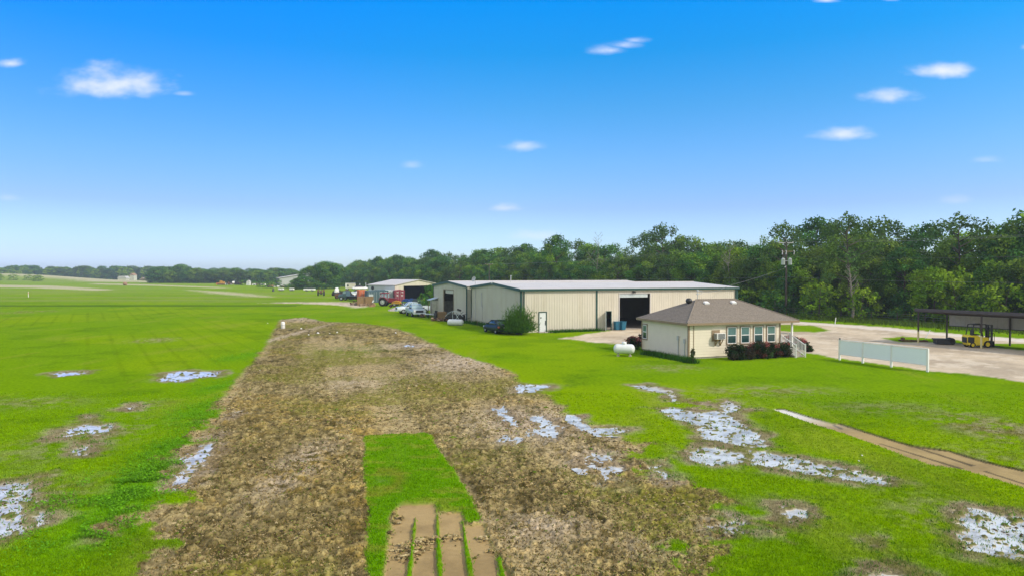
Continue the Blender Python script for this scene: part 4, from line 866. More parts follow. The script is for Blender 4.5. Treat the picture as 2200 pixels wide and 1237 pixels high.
# hip roof
ov = .35; X0, X1, Y0, Y1 = -ov, 9.95, -ov, HD+ov; ym = (Y0+Y1)/2; zr = 4.22; ze = HW+.16; run = (Y1-Y0)/2
def hip(X0, X1, Y0, Y1, ze, zr, xr0, xr1, ym, mb):
    vs = [(X0, Y0, ze), (X1, Y0, ze), (X1, Y1, ze), (X0, Y1, ze), (xr0, ym, zr), (xr1, ym, zr)]
    mb.add(vs, [(0, 1, 5, 4), (1, 2, 5), (2, 3, 4, 5), (3, 0, 4)])
g = MB(); RL, RR = X0+run-.35, X1-run+.4; hip(X0, X1, Y0, Y1, ze, zr, RL, RR, ym, g)
nco = 18
for k_ in range(1, nco):          # raised shingle courses
    f = k_/nco; z = ze+(zr-ze)*f; a = run*f
    xa, xb, ya, yb = X0+(RL-X0)*f, X1-(X1-RR)*f, Y0+a, Y1-a; d_ = .02
    g.add([(xa, ya, z), (xb, ya, z), (xb, ya-d_*2, z), (xa, ya-d_*2, z), (xa, ya-d_*2, z-.008), (xb, ya-d_*2, z-.008)], [(0, 1, 2, 3), (3, 2, 5, 4)])
    g.add([(xa, ya, z), (xa, yb, z), (xa-d_*2, yb, z), (xa-d_*2, ya, z), (xa-d_*2, ya, z-.008), (xa-d_*2, yb, z-.008)], [(0, 1, 2, 3), (3, 2, 5, 4)])
for cx_, cy_ in ((X0, Y0), (X1, Y0)):
    e = RL if cx_ == X0 else RR; g.tube((cx_, cy_, ze+.01), (e, ym, zr+.01), .05, .05, 6)
g.tube((RL, ym, zr+.01), (RR, ym, zr+.01), .06, .06, 6)
rf = g.build('roof', M['shingle'], HS)
g = MB(); g.box(X0, X1, Y0, Y0+.03, ze-.17, ze-.003); g.box(X0, X0+.03, Y0+.03, Y1-.03, ze-.17, ze-.003); g.box(X1-.03, X1, Y0+.03, Y1-.03, ze-.17, ze-.003); g.box(X0, X1, Y1-.03, Y1, ze-.17, ze-.003); g.box(X0+.03, X1-.03, Y0+.03, Y1-.03, ze-.165, ze-.14); g.build('fascia', M['brown_trim'], HS)
g = MB(); sx = s3(1481)+1.55; g.tube((2.35, ym+.1, 3.6), (2.35, ym+.1, 4.0), .1); g.lathe([(.13, 0), (.24, .08), (.26, .2), (.2, .34), (.08, .4)], Matrix.Translation((2.35, ym+.1, 3.95))); g.build('turbine_vent', M['black'], HS)
def roofp(x, y): return ze+(zr-ze)*min((y-Y0)/run, 1)
for x_ in (3.39, 5.96):
    y_ = ym-.75; z_ = roofp(0, y_); g = MB(); g.cbox((x_, y_, z_+.08), (.42, .32, .12), rx=math.atan((zr-ze)/run)); g.cbox((x_, y_-.02, z_+.15), (.30, .24, .04), rx=math.atan((zr-ze)/run)); g.build('roof_vent', M['white'], HS)
g = MB(); xm = RL+.15; zt_ = ZAT(54.6, 623.5); g.tube((xm, ym, zr), (xm, ym, zt_), .03); g.cbox((xm, ym, zt_), (.12, .12, .14)); g.path([(xm, ym, zt_-.1), (xm+.35, ym, zt_-.02), (xm+.42, ym, zt_-.22), (xm+.1, ym, zt_-.3)], .018); g.cbox((xm, ym, zt_-.28), (.16, .1, .1)); g.build('service_mast', M['grey_metal'], HS)
# windows
def window(x0, x1, z0, z1, side=None, lab=None):
    m_ = Matrix.Identity(4) if not side else Matrix.Rotation(R(-90), 4, 'Z')
    g = MB(m_); tw = .085
    g.box(x0-tw, x0, -.055, -.026, z0-tw, z1+tw); g.box(x1, x1+tw, -.055, -.026, z0-tw, z1+tw); g.box(x0, x1, -.055, -.026, z1, z1+tw); g.box(x0, x1, -.07, -.026, z0-tw, z0)
    tr = g.build('window_trim', M['brown_trim'], HS)
    g = MB(m_); fw = .055; zm = (z0+z1)/2
    g.box(x0+.002, x0+fw, -.065, -.028, z0, z1); g.box(x1-fw, x1-.002, -.065, -.028, z0, z1); g.box(x0+fw, x1-fw, -.065, -.028, z0, z0+fw); g.box(x0+fw, x1-fw, -.065, -.028, z1-fw, z1); g.box(x0+fw, x1-fw, -.072, -.028, zm-.03, zm+.03)
    g.build('window_frame', M['white'], tr)
    g = MB(m_); g.box(x0+fw, x1-fw, -.046, -.028, z0+fw, zm-.03); g.build('pane', M['glass'], tr)
    g = MB(m_); g.box(x0+fw, x1-fw, -.052, -.028, zm+.03, z1-fw); g.build('pane', M['blind'], tr)
for (a, b_) in ((1561.8, 1582.7), (1591, 1611), (1619.3, 1639.5), (1647.5, 1666.4)):
    x0, x1 = s3(a), s3(b_); yy = 50.2+.342*x0; window(x0+.03, x1-.03, 1.02, 2.27)
tw0, tw1 = t3(1391), t3(1382.5); window(-max(tw1, tw0), -min(tw1, tw0), .98, 2.12, True)
# wall air conditioner
ax0, ax1 = s3(1533)-.06, s3(1558)-.26
g = MB(); g.box(ax0-.1, ax0+.62, -.05, -.026, 1.25, 2.08); g.build('backing_board', M['brown_trim'], HS)
g = MB(); g.box(ax0+.08, ax1, -.46, -.052, 1.42, 1.86); ac = g.build('air_conditioner', M['white'], HS, bevel=.015)
g = MB()
for i in range(10): g.box(ax0+.16, ax1-.06, -.472, -.461, 1.46+i*.04, 1.48+i*.04)
for i in range(9): g.box(ax0+.069, ax0+.079, -.40, -.12, 1.46+i*.04, 1.48+i*.04)
g.build('grille', M['black'], ac)
for q in (ax0+.18, ax1-.2):
    g = MB(); g.box(q-.03, q+.03, -.44, -.055, 1.36, 1.418); g.box(q-.03, q+.03, -.09, -.04, .92, 1.36); g.path([(q, -.08, .95), (q, -.40, 1.38)], .035); g.build('bracket', M['wood'], HS)
for px, zt_ in ((1459, 1.62), (1473, 1.45)):
    tt_ = t3(px); g = MB(); g.box(-.13, -.028, tt_-.09, tt_+.09, zt_-.32, zt_); g.tube((-.07, tt_, zt_-.3), (-.07, tt_, .05), .035); g.build('meter_box', M['grey_metal'], HS)
# porch, rails and steps on the right
g = MB(); g.box(HL+.03, 9.7, -.05, 3.0, .55, .68); g.box(HL+.1, 9.6, .05, 2.9, .0, .55); g.build('porch_deck', M['concrete'], HS)
for q, yy in ((9.5, -.02), (9.5, 2.9)):
    g = MB(); g.box(q-.06, q+.06, yy-.06, yy+.06, .68, ze-.17); g.build('porch_post', M['white'], HS)
def rail(mb, p0, p1, h0=.12, h1=.92, n=9):
    p0, p1 = Vector(p0), Vector(p1); u = p1-p0
    for h_ in (h0, h1): mb.tube(p0+Vector((0, 0, h_)), p1+Vector((0, 0, h_)), .045, .045, 4)
    for i in range(n+1):
        q = p0+u*i/n; r_ = .06 if i in (0, n) else .028; mb.tube(q+Vector((0, 0, 0 if i in (0, n) else h0)), q+Vector((0, 0, h1+(.1 if i in (0, n) else 0))), r_, r_, 4)
for (p0, p1, n) in (((9.5, .1, .6), (8.98, -2.0, 0), 11), ((8.42, -.05, .6), (8.1, -2.0, 0), 11), ((9.5, .2, .66), (9.5, 2.8, .66), 12)):
    g = MB(); rail(g, p0, p1, n=n); g.build('railing', M['white'], HS)
g = MB()
for i in range(4): g.box(8.36-.06*i, 9.4-.1*i, -.5-.42*i, -.06-.42*i, 0, .52-.13*i)
g.build('steps', M['concrete'], HS)
MB().box(HL+.03, HL+.06, .7, 1.6, .7, 2.35).build('door', M['white'], HS)

# ------------------------------------------------------------------ planting at the house
RED = pick((.30, .06, .06), (.36, .10, .09), (.22, .06, .05), (.06, .09, .03), (.05, .08, .025), (.30, .13, .12))
DKH = pick((.020, .045, .016), (.03, .06, .02), (.018, .038, .016), (.05, .045, .03), (.10, .04, .035))
def hedge(px, py, w, d, hh, hue, label, group=None, seed=0, flower=None, name='bush', cat='bush'):
    random.seed(seed+300); np.random.seed(seed+300)
    p = G(px, py); t = thing(name, label, cat, tuple(p), A20, group); cl = []
    for i in range(24):
        a = random.uniform(0, 6.28); rr = random.random()**.5; zf = random.uniform(.12, .78); cl.append((math.cos(a)*rr*w*.36, math.sin(a)*rr*d*.36, hh*zf, min(hh, w*1.25)*random.uniform(.2, .32)))
    P, Fc, T = clumps(cl, 1500, .055, hue, sd=.9); link('leaves', np_mesh('leaves', P, Fc, M['leaf'], T), t)
    if flower:
        fl = []
        for i in range(flower):
            a = random.uniform(0, 6.28); rr = random.random()**.5; fl.append((math.cos(a)*rr*w*.42, math.sin(a)*rr*d*.42, hh*random.uniform(.72, .98)*(1-.18*rr), random.uniform(.10, .2)))
        P, Fc, T = clumps(fl, 1500, .035, pick((.42, .10, .10), (.36, .07, .08), (.46, .18, .16), (.10, .10, .04)), sd=1.2); link('flowers', np_mesh('flowers', P, Fc, M['leaf'], T), t)
    g = MB()
    for i in range(5): g.tube((0, 0, 0), (random.uniform(-.3, .3)*w, random.uniform(-.3, .3)*d, hh*.6), .025, .012, 5)
    g.build('stems', M['bark'], t); return t
hedge(1580, 772, 1.6, 1.1, 1.3, DKH, 'dark green bush under the first front window from the left', seed=1)
hedge(1611, 771, 1.7, 1.1, 1.3, DKH, 'dark bush with a few reddish leaves under the second front window', seed=2, flower=8)
hedge(1640, 769, 1.7, 1.1, 1.35, DKH, 'dark bush with reddish tips under the third front window', seed=3, flower=14)
hedge(1665, 768, 1.4, 1.0, 1.2, DKH, 'pink flowered bush under the fourth front window', seed=4, flower=16)
hedge(1684, 766, 1.1, .9, 1.2, DKH, 'dark rounded bush with pink top beside the porch steps', seed=5, flower=14)
hedge(1360, 750, 1.6, 1.3, 1.15, DKH, 'dark bush topped with red flowers at the left rear house corner', seed=6, flower=50)
hedge(1700, 748, 1.5, 1.2, 1.15, DKH, 'pink flowering bush behind the white porch railing', seed=7, flower=34)
hedge(1722, 750, 1.4, 1.2, .95, DKH, 'red flowering bush right of the porch steps', seed=8, flower=26)
hedge(1737, 755, .9, .9, .6, DKH, 'low dark bush at the right end of the porch plants', seed=9)
hedge(1488, 780, .34, .34, 1.35, pick((.07, .09, .03), (.05, .10, .02), (.10, .10, .05)), 'slim scraggly shrub at the near corner of the house', seed=10, name='shrub', cat='shrub')
hedge(1375, 741, .3, .3, 1.2, pick((.015, .02, .015)), 'narrow dark plant against the left rear house corner', seed=12, name='shrub', cat='shrub')
# weeds along the wall foot
def weedrow(pts, n, h0, h1, name, label, colr=(.04, .12, .015), sp=.25, wd=.02):
    vs, ts = [], []
    for i in range(n):
        k_ = random.random()*(len(pts)-1); j = int(k_); p = Vector(pts[j]).lerp(Vector(pts[j+1]), k_-j); x = p.x+random.gauss(0, sp); y = p.y+random.gauss(0, sp); a = random.uniform(0, 3.14); h_ = random.uniform(h0, h1); c = random.uniform(.6, 1.5)
        vs += [(x-math.cos(a)*wd, y-math.sin(a)*wd, -.02), (x+math.cos(a)*wd, y+math.sin(a)*wd, -.02), (x+random.gauss(0, .3)*h_, y+random.gauss(0, .3)*h_, h_)]; ts += [tuple(q*c for q in colr)]*3
    tag(link(name, np_mesh(name, np.array(vs), np.arange(len(vs)).reshape(-1, 3), M['blade'], np.array(ts))), label, 'weeds', kind='stuff')
weedrow([G(1385, 760), G(1410, 764), G(1440, 770), G(1475, 776), G(1490, 780)], 2600, .15, .5, 'weeds', 'dark green weeds along the foot of the left house wall', sp=.22)
weedrow([G(1012, 694), G(1060, 703), G(1100, 711), G(1110, 714)], 2600, .15, .6, 'weeds', 'dark green weeds along the gable wall foot behind the green sedan', sp=.4, wd=.03)
weedrow([G(1180, 714), G(1230, 712), G(1290, 710)], 1800, .12, .45, 'weeds', 'sparse weeds at the foot of the tan ribbed wall', sp=.25, wd=.025)
weedrow([G(930, 681), G(965, 688), G(1005, 694)], 1500, .1, .4, 'weeds', 'weeds and grass around the junk by the dark doorway', sp=.6, wd=.03)
# verge of long grass between road and woods
vp = [tuple((TB+TD*t_+TN*(-6.3)).to_3d()) for t_ in (-35, 0, 40, 80)]
weedrow(vp, 15000, .25, .7, 'verge_grass', 'tall rough green grass on the verge between road and woods', (.10, .16, .02), 1.5, .05)
# big spiky shrub in front of the building corner
random.seed(41); np.random.seed(41)
BS = thing('large_shrub', 'large spiky green shrub at the metal building corner beside the sedan', 'shrub', (.62, 71.2, 0)); BS.scale = (.92, .92, 1.17)
vs, ts = [], []
for i in range(8000):
    a = random.uniform(0, 6.28); e = random.random()**.6*R(72); L_ = random.uniform(1.2, 3.0)*(1 if e < R(45) else .85); base_ = Vector((random.gauss(0, .35), random.gauss(0, .35), .05)); d = Vector((math.sin(e)*math.cos(a), math.sin(e)*math.sin(a), math.cos(e)))
    f0 = random.uniform(.25, .92); o = base_+d*L_*f0+Vector((0, 0, -.18*f0*f0*L_*math.sin(e))); l2 = random.uniform(.25, .5); d2 = (d+Vector((random.gauss(0, .35), random.gauss(0, .35), random.gauss(.2, .3)))).normalized(); sd__ = d2.cross(Vector((random.random(), random.random(), random.random()))).normalized()*.035
    vs += [tuple(o-sd__), tuple(o+sd__), tuple(o+d2*l2)]; c = random.uniform(.6, 1.6); ts += [(.07*c, .16*c, .018*c)]*3
link('leaves', np_mesh('leaves', np.array(vs), np.arange(len(vs)).reshape(-1, 3), M['leaf'], np.clip(np.array(ts), 0, 1)), BS)
g = MB()
for i in range(26):
    a = random.uniform(0, 6.28); e = random.uniform(0, R(50)); g.tube((random.gauss(0, .2), random.gauss(0, .2), 0), (math.sin(e)*math.cos(a)*2, math.sin(e)*math.sin(a)*2, math.cos(e)*2.1), .025, .01, 4)
g.build('stems', M['bark'], BS)

# ------------------------------------------------------------------ tanks
def tank(loc, rz, ln, r, label, dome=True, legs=True, z0=.18):
    t = thing('propane_tank', label, 'tank', loc, rz); g = MB(); cz_ = z0+r
    prof = []
    for i in range(9): a = i/8*math.pi/2; prof.append((max(.01, r*math.sin(a)), -ln/2+r*.75*(1-math.cos(a))))
    prof += [(r_, -z_) for r_, z_ in prof[::-1]]
    g.lathe(prof, Matrix.Translation((0, 0, cz_)) @ Matrix.Rotation(R(90), 4, 'Y'), 24); g.build('shell', M['tank'], t)
    if dome: g = MB(); g.lathe([(.17, 0), (.19, .12), (.15, .2), (.02, .22)], Matrix.Translation((0, 0, cz_+r-.04)), 16); g.build('valve_dome', M['tank'], t)
    else: g = MB(); g.lathe([(.10, 0), (.10, .05), (.03, .06)], Matrix.Translation((ln/2-.02, 0, cz_)) @ Matrix.Rotation(R(90), 4, 'Y'), 12); g.build('valve_cap', M['grey_metal'], t)
    if legs:
        for q in (-ln*.28, ln*.28): g = MB(); g.box(q-.04, q+.04, -r*.6, r*.6, -.02, z0+r*.25); g.box(q-.1, q+.1, -r*.7, r*.7, -.02, .05); g.build('saddle', M['concrete'], t)
    return t
tank(tuple(G(1341, 764)), R(-12), 1.62, .37, 'white propane tank with valve dome on grass left of the house')
tank(tuple(G(978.5, 698)), R(-22), 2.15, .38, 'white cylindrical tank lying on its side by the junk and dark doorway', False, False, -.02)

# ------------------------------------------------------------------ vehicles
def wheel(t, x, y, r, w=.2, side=1, rimm='rim', rr=.6):
    m_ = Matrix.Translation((x, y, r)) @ Matrix.Rotation(R(90)*(-side), 4, 'X')
    g = MB(); g.lathe([(r*rr, -w/2), (r*.93, -w/2), (r, -w*.3), (r, w*.3), (r*.93, w/2), (r*rr, w/2), (r*rr, -w/2)], m_, 18, False); tw_ = g.build('wheel', M['rubber'], t)
    g = MB(); g.lathe([(r*rr, -w*.35), (r*rr, w*.42), (r*rr*.8, w*.3), (r*.18, w*.34), (r*.16, w*.46), (.01, w*.46)], m_, 14); g.build('rim', M[rimm], tw_)
def ring(x, zb_, zt_, wb, wt_, zm=None):
    zm = zm or (zb_*.45+zt_*.55)
    return [(x, -wb*.92, zb_), (x, -wb, zb_+.1), (x, -wb, zm), (x, -wt_, zt_-.03), (x, -wt_*.9, zt_), (x, wt_*.9, zt_), (x, wt_, zt_-.03), (x, wb, zm), (x, wb, zb_+.1), (x, wb*.92, zb_)]
def sedan(loc, rz, label, paint, glass='autoglass'):
    t = thing('car', label, 'car', loc, rz); g = MB()
    g.loft([ring(*a) for a in [(2.2, .35, .62, .68, .6), (2.12, .25, .68, .8, .7), (1.5, .22, .80, .86, .78), (.95, .22, .90, .87, .8), (-1.35, .22, .95, .87, .8), (-1.6, .25, .98, .86, .78), (-2.1, .3, .95, .82, .74), (-2.22, .4, .85, .76, .68)]]); g.build('body', M[paint], t)
    g = MB(); g.loft([ring(*a) for a in [(.98, .86, .92, .76, .72), (.35, .86, 1.30, .77, .60), (-.2, .86, 1.38, .77, .60), (-.85, .86, 1.36, .77, .60), (-1.2, .88, 1.2, .75, .62), (-1.62, .88, .97, .72, .68)]]); g.build('glass', M[glass], t)
    g = MB(); g.loft([ring(.38, 1.29, 1.325, .60, .58), ring(-.2, 1.35, 1.40, .62, .58), ring(-.9, 1.33, 1.375, .62, .58)] if False else [ring(.42, 1.27, 1.325, .61, .58), ring(-.2, 1.33, 1.41, .62, .58), ring(-.92, 1.30, 1.37, .62, .58)])
    for sg in (-1, 1):
        for pts in ([(.98, sg*.75, .9), (.38, sg*.62, 1.31)], [(-.25, sg*.80, .92), (-.22, sg*.63, 1.36)], [(-1.15, sg*.77, .93), (-.88, sg*.63, 1.34)], [(-.9, sg*.61, 1.36), (-1.62, sg*.7, .97)]): g.path(pts, .035, 5)
    g.build('roof', M[paint], t)
    for sg in (-1, 1):
        MB().box(-2.235, -1.98, sg*.78-.11, sg*.78+.06, .66, .84).build('tail_light', M['red_lens'], t); MB().box(2.0, 2.2, sg*.6-.14, sg*.6+.16, .52, .66).build('headlight', M['clear_lens'], t)
        MB().cbox((.75, sg*.92, .98), (.16, .12, .12)).build('mirror', M[paint], t)
        for x_ in (1.38, -1.42): wheel(t, x_, sg*.78, .31, .2, sg)
    MB().box(-2.27, -2.23, -.26, .26, .62, .75).build('number_plate', M['clear_lens'], t); MB().box(-2.3, -2.12, -.84, .84, .3, .5).build('bumper', M[paint], t, bevel=.03)
    return t
sedan((-1.57, 73.35, 0), math.atan2(.909, -.416), 'dark green sedan parked on grass by the gable wall beside the spiky shrub', 'sedan')
def pickup(loc, rz, label, paint, glass='autoglass_pale', name='pickup_truck', cat='pickup truck'):
    t = thing(name, label, cat, loc, rz); g = MB()
    g.loft([ring(*a) for a in [(2.72, .5, .95, .86, .78), (2.6, .42, 1.08, .93, .84), (1.5, .42, 1.16, .96, .86), (1.2, .42, 1.18, .97, .88), (-.62, .42, 1.2, .97, .9), (-.64, .45, 1.22, .97, .9)]]); g.build('body', M[paint], t)
    g = MB(); g.box(-2.7, -.66, -.97, -.88, .5, 1.2); g.box(-2.7, -.66, .88, .97, .5, 1.2); g.box(-2.7, -2.62, -.88, .88, .5, 1.2); g.box(-2.62, -.66, -.88, .88, .5, .58); g.build('cargo_bed', M[paint], t, bevel=.03)
    g = MB(); g.loft([ring(*a) for a in [(1.45, 1.12, 1.18, .86, .8), (.85, 1.12, 1.72, .88, .70), (.2, 1.12, 1.80, .88, .70), (-.5, 1.12, 1.76, .88, .70), (-.62, 1.14, 1.3, .86, .72)]]); g.build('glass', M[glass], t)
    g = MB(); g.loft([ring(.85, 1.68, 1.75, .72, .68), ring(.2, 1.74, 1.85, .74, .68), ring(-.54, 1.7, 1.79, .73, .68)])
    for sg in (-1, 1):
        for pts in ([(1.45, sg*.86, 1.14), (.84, sg*.72, 1.73)], [(.3, sg*.9, 1.16), (.28, sg*.73, 1.78)], [(-.58, sg*.9, 1.16), (-.55, sg*.73, 1.76)]): g.path(pts, .045, 5)
    g.build('roof', M[paint], t)
    MB().box(2.7, 2.76, -.55, .55, .66, .98).build('grille', M['black'], t); MB().box(2.68, 2.86, -.93, .93, .42, .62).build('bumper', M['lime_white'], t, bevel=.03)
    for sg in (-1, 1):
        MB().box(2.6, 2.745, sg*.74-.14, sg*.74+.14, .74, .98).build('headlight', M['clear_lens'], t); MB().cbox((1.05, sg*1.03, 1.25), (.12, .2, .2)).build('mirror', M['black'], t)
        for x_ in (1.75, -1.75): wheel(t, x_, sg*.86, .38, .26, sg)
    return t
pickup((-14.55, 102.8, 0), math.atan2(-.93, .36), 'silver blue pickup facing the camera in front of the white pickup', 'silver')
pickup((-15.9, 109.8, 0), math.atan2(-.35, -.94), 'white pickup parked sideways behind the silver pickup', 'carwhite')
pickup((-17.2, 124, 0), math.atan2(-.3, -.95), 'dark pickup with pale roof in the shade before the open hangar', 'black', 'autoglass')
# tractor
def tractor(loc, rz, label, s=1.0, paint='red', roofm='red', rimm='rim', cab=True):
    t = thing('tractor', label, 'tractor', loc, rz); t.scale = (s, s, s)
    g = MB(); g.prism([(.1, .75), (2.2, .75), (2.25, 1.1), (2.15, 1.5), (.2, 1.65)], 'y', -.34, .34); g.build('hood', M[paint], t, bevel=.05)
    g = MB(); g.box(-.9, 2.1, -.25, .25, .5, .78); g.box(1.5, 1.7, -.75, .75, .4, .55); g.box(-.75, -.5, -.85, .85, .7, .95); g.build('chassis', M['black'], t)
    if cab:
        g = MB(); g.loft([ring(x_, 1.0, z_, .62, .56) for x_, z_ in ((.15, 2.3), (-.05, 2.5), (-1.1, 2.5), (-1.2, 1.5))], False); g.build('cab_glass', M['autoglass_pale'], t)
        g = MB(); g.box(-1.3, .15, -.68, .68, 2.5, 2.68); g.build('cab_roof', M[roofm], t, bevel=.05)
        for (x_, y_) in ((.14, .62), (.14, -.62), (-.55, .64), (-.55, -.64), (-1.2, .62), (-1.2, -.62)): MB().box(x_-.045, x_+.045, y_-.045, y_+.045, 1.0, 2.5).build('cab_post', M[paint], t)
    else:
        g = MB(); g.box(-.75, -.25, -.3, .3, 1.1, 1.2); g.box(-.8, -.72, -.3, .3, 1.2, 1.65); g.build('seat', M['black'], t)
        for sg in (-1, 1): g = MB(); g.path([(-.9, sg*.6, .9), (-.95, sg*.6, 2.2), (.0, sg*.6, 2.25), (.0, sg*.55, 1.5)], .04); g.build('roll_bar', M['black'], t)
    for sg in (-1, 1):
        g = MB(); pts = [(-.75+.98*math.cos(a), .86+.98*math.sin(a)) for a in [R(20+i*16) for i in range(9)]]; pts2 = [(-.75+.9*math.cos(a), .86+.9*math.sin(a)) for a in [R(20+i*16) for i in range(9)]][::-1]
        for i in range(8): g.prism([pts[i], pts[i+1], pts2[7-i], pts2[8-i]], 'y', min(sg*.55, sg*1.1), max(sg*.55, sg*1.1))
        g.build('fender', M[paint], t)
        wheel(t, -.75, sg*.92, .84, .42, sg, rimm, .55); wheel(t, 1.6, sg*.8, .5, .28, sg, rimm, .55)
    g = MB(); g.tube((1.3, .2, 1.5), (1.3, .2, 2.35), .05); g.build('exhaust', M['black'], t); return t
tractor((-24.6, 135.2, 0), R(-8), 'red cab tractor with pale wheel rims parked before the maroon container')
tractor((-56.5, 202, 0), R(-75), 'small old dark tractor standing alone left of the equipment yard', .95, 'rusty', 'oldwood', 'rusty', False)
def mower(loc, rz):
    t = thing('farm_machine', 'white fronted dark farm machine in the grass left of the equipment yard', 'farm machine', loc, rz)
    g = MB(); g.loft([ring(1.0, .9, 1.3, .5, .3), ring(.7, .8, 2.3, .6, .3), ring(-.1, .8, 2.4, .6, .35), ring(-.2, .9, 1.6, .6, .4)]); g.build('hood', M['white'], t)
    g = MB(); g.box(-1.6, 1.1, -1.2, 1.2, .55, .95); g.box(-1.6, -.3, -.7, .7, .95, 1.6); g.build('chassis', M['black'], t)
    for sg in (-1, 1): wheel(t, -.9, sg*1.25, .7, .4, sg); wheel(t, .8, sg*1.1, .45, .3, sg)
    return t
mower((-51.8, 202, 0), R(-90))
# containers
def container(px, Y, mat_, label, rz=R(90), ln=6.06, w=2.44, marks='white', h=2.6, x=None):
    t = thing('shipping_container', label, 'container', (x if x is not None else (px-1100)/F*Y, Y, 0), rz)
    g = MB(); g.box(.06, ln-.06, -w/2+.05, w/2-.05, .12, h-.06)
    n = int(ln/.28)
    for i in range(n):
        for sg in (-1, 1): g.box(.15+i*.28, .29+i*.28, sg*(w/2-.03)-.018, sg*(w/2-.03)+.018, .2, h-.12)
    for i in range(n): g.box(.15+i*.28, .29+i*.28, -w/2+.1, w/2-.1, h-.058, h-.03)
    g.build('shell', M[mat_], t)
    g = MB()
    for x_ in (0, ln-.12):
        for y_ in (-w/2, w/2-.12): g.box(x_, x_+.12, y_, y_+.12, 0, h)
        g.box(x_, x_+.12, -w/2+.12, w/2-.12, h-.12, h); g.box(x_, x_+.12, -w/2+.12, w/2-.12, 0, .16)
    g.build('frame', M[mat_], t)
    for sg in (-1, 1):
        g = MB(); y0, y1 = sorted((sg*.012, sg*(w/2-.13))); g.box(.0, .055, y0, y1, .17, h-.13)
        for j in range(3): g.box(-.012, .0, y0+.1+j*.35, y0+.35+j*.35, .3, h-.25) if y0+.35+j*.35 < y1 else None
        dr_ = g.build('door', M[mat_], t)
        g = MB()
        for q in (y0+.25, y1-.25): g.tube((-.035, q, .2), (-.035, q, h-.2), .025, .025, 6)
        g.build('lock_rod', M['grey_metal'], dr_)
        g = MB()
        for z_, a, b_ in ((h-.5, .2, .7), (h-.62, .3, .62), (1.45, .35, .7), (1.3, .3, .7), (1.15, .42, .66)): g.box(-.018, -.0135, y0+a, min(y0+b_, y1-.08), z_, z_+.07)
        if marks: g.build('marking', M['white' if marks == 'white' else 'black'], dr_)
    return t
# a container faces the camera with its doors: local x runs away from the camera
container(858.5, 160, 'maroon', 'maroon shipping container with white door markings beside the hangar opening', R(108))
container(841.5, 161.5, 'lime_white', 'white shipping container with dark door markings left of the maroon one', R(108), marks='black', w=2.3)
container(823, 158, 'slate', 'dark teal shipping container partly behind the red tractor cab', R(108))
container(801, 152, 'slate', 'dark slate container with a small white placard behind the brown crates', R(108), w=2.3, marks=None)
container(781, 158, 'orange', 'orange shipping container left of the dark slate container', R(108), w=1.9, marks=None)
g = MB(); p = Vector(((797-1100)/F*150.5, 150.5, 0)); g.cbox((0, 0, 1.5), (.95, .05, .8)); g.cbox((-.4, .02, .55), (.06, .05, 1.1)); g.cbox((.4, .02, .55), (.06, .05, 1.1)); tag(g.build('sign', M['lime_white'], None), 'small pale placard on legs before the dark slate container', 'sign').location = p
# yard junk
def crate(px, py, w, d, h_, rz, mt, label, name='crate', cat='crate', slats=True):
    t = thing(name, label, cat, tuple(G(px, py)), rz); g = MB(); g.box(-w/2+.03, w/2-.03, -d/2+.03, d/2-.03, .08, h_-.03)
    n = int(h_/.2)
    for i in range(n): g.box(-w/2, w/2, -d/2, -d/2+.029, .1+i*.2, .25+i*.2); g.box(-w/2, -w/2+.029, -d/2+.03, d/2, .1+i*.2, .25+i*.2)
    g.build('boards', M[mt], t)
    for x_ in (-w/2, w/2-.1, -.05): MB().box(x_, x_+.1, -d/2-.03, -d/2-.002, 0, h_).build('batten', M['wood'], t)
    MB().box(-w/2-.03, w/2+.03, -d/2-.03, d/2+.03, h_, h_+.06).build('lid', M['wood'], t); return t
crate(777.5, 656, 1.6, 1.6, 1.72, R(8), 'wood', 'left brown slatted wood crate in the equipment yard')
crate(794, 656, 1.5, 1.6, 1.75, R(8), 'wood', 'right brown slatted wood crate before the dark slate container')
def junk(px, py, w, d, h_, n, mats, label, name, cat, seed, tubes=.5, rz=0, mn=.1, mx=.6):
    random.seed(seed); t = thing(name, label, cat, tuple(G(px, py)), rz)
    for mt in mats:
        g = MB()
        for i in range(n//len(mats)):
            x_, y_ = random.uniform(-w/2, w/2), random.uniform(-d/2, d/2); z_ = random.uniform(.05, h_*(1-.6*abs(x_)/(w/2)))
            if random.random() < tubes:
                dd = Vector((random.uniform(-1, 1), random.uniform(-1, 1), random.uniform(-.5, .6))).normalized()*random.uniform(mn, mx)*1.2; c_ = Vector((x_, y_, max(z_, .1))); a_, b_ = c_-dd, c_+dd; a_.z = max(a_.z, .03); b_.z = max(b_.z, .03); g.tube(a_, b_, random.uniform(.02, .06), n=6)
            else: sz_ = [random.uniform(mn, mx) for _ in range(3)]; g.cbox((x_, y_, max(z_, sz_[2]*.4)), (sz_[0], sz_[1], sz_[2]*.7), random.uniform(0, 3), random.uniform(-.5, .5))
        g.build({'rusty': 'rusty_scrap', 'oldwood': 'planks', 'black': 'dark_scrap', 'tan_rust': 'pale_scrap', 'white': 'white_scrap', 'wood': 'boards', 'stone': 'rubble', 'grey_metal': 'metal_scrap', 'amber': 'amber_scrap', 'blue': 'blue_scrap', 'lime_white': 'sheet_scrap'}[mt], M[mt], t)
    return t
junk(764, 655, 2.4, 2, .95, 44, ['rusty', 'tan_rust', 'oldwood'], 'heap of rusty scrap and boards at the left front of the yard', 'scrap_heap', 'scrap heap', 1)
junk(785, 657, 2.4, 1.2, .4, 24, ['tan_rust', 'oldwood'], 'low scatter of broken boards before the brown crates', 'scrap_heap', 'scrap heap', 2)
junk(752, 643, 4.2, 3, 1.5, 34, ['black', 'rusty'], 'dark pile of machine parts at the left end of the yard', 'machine_parts', 'machine parts', 3, .3, mn=.3, mx=1.1)
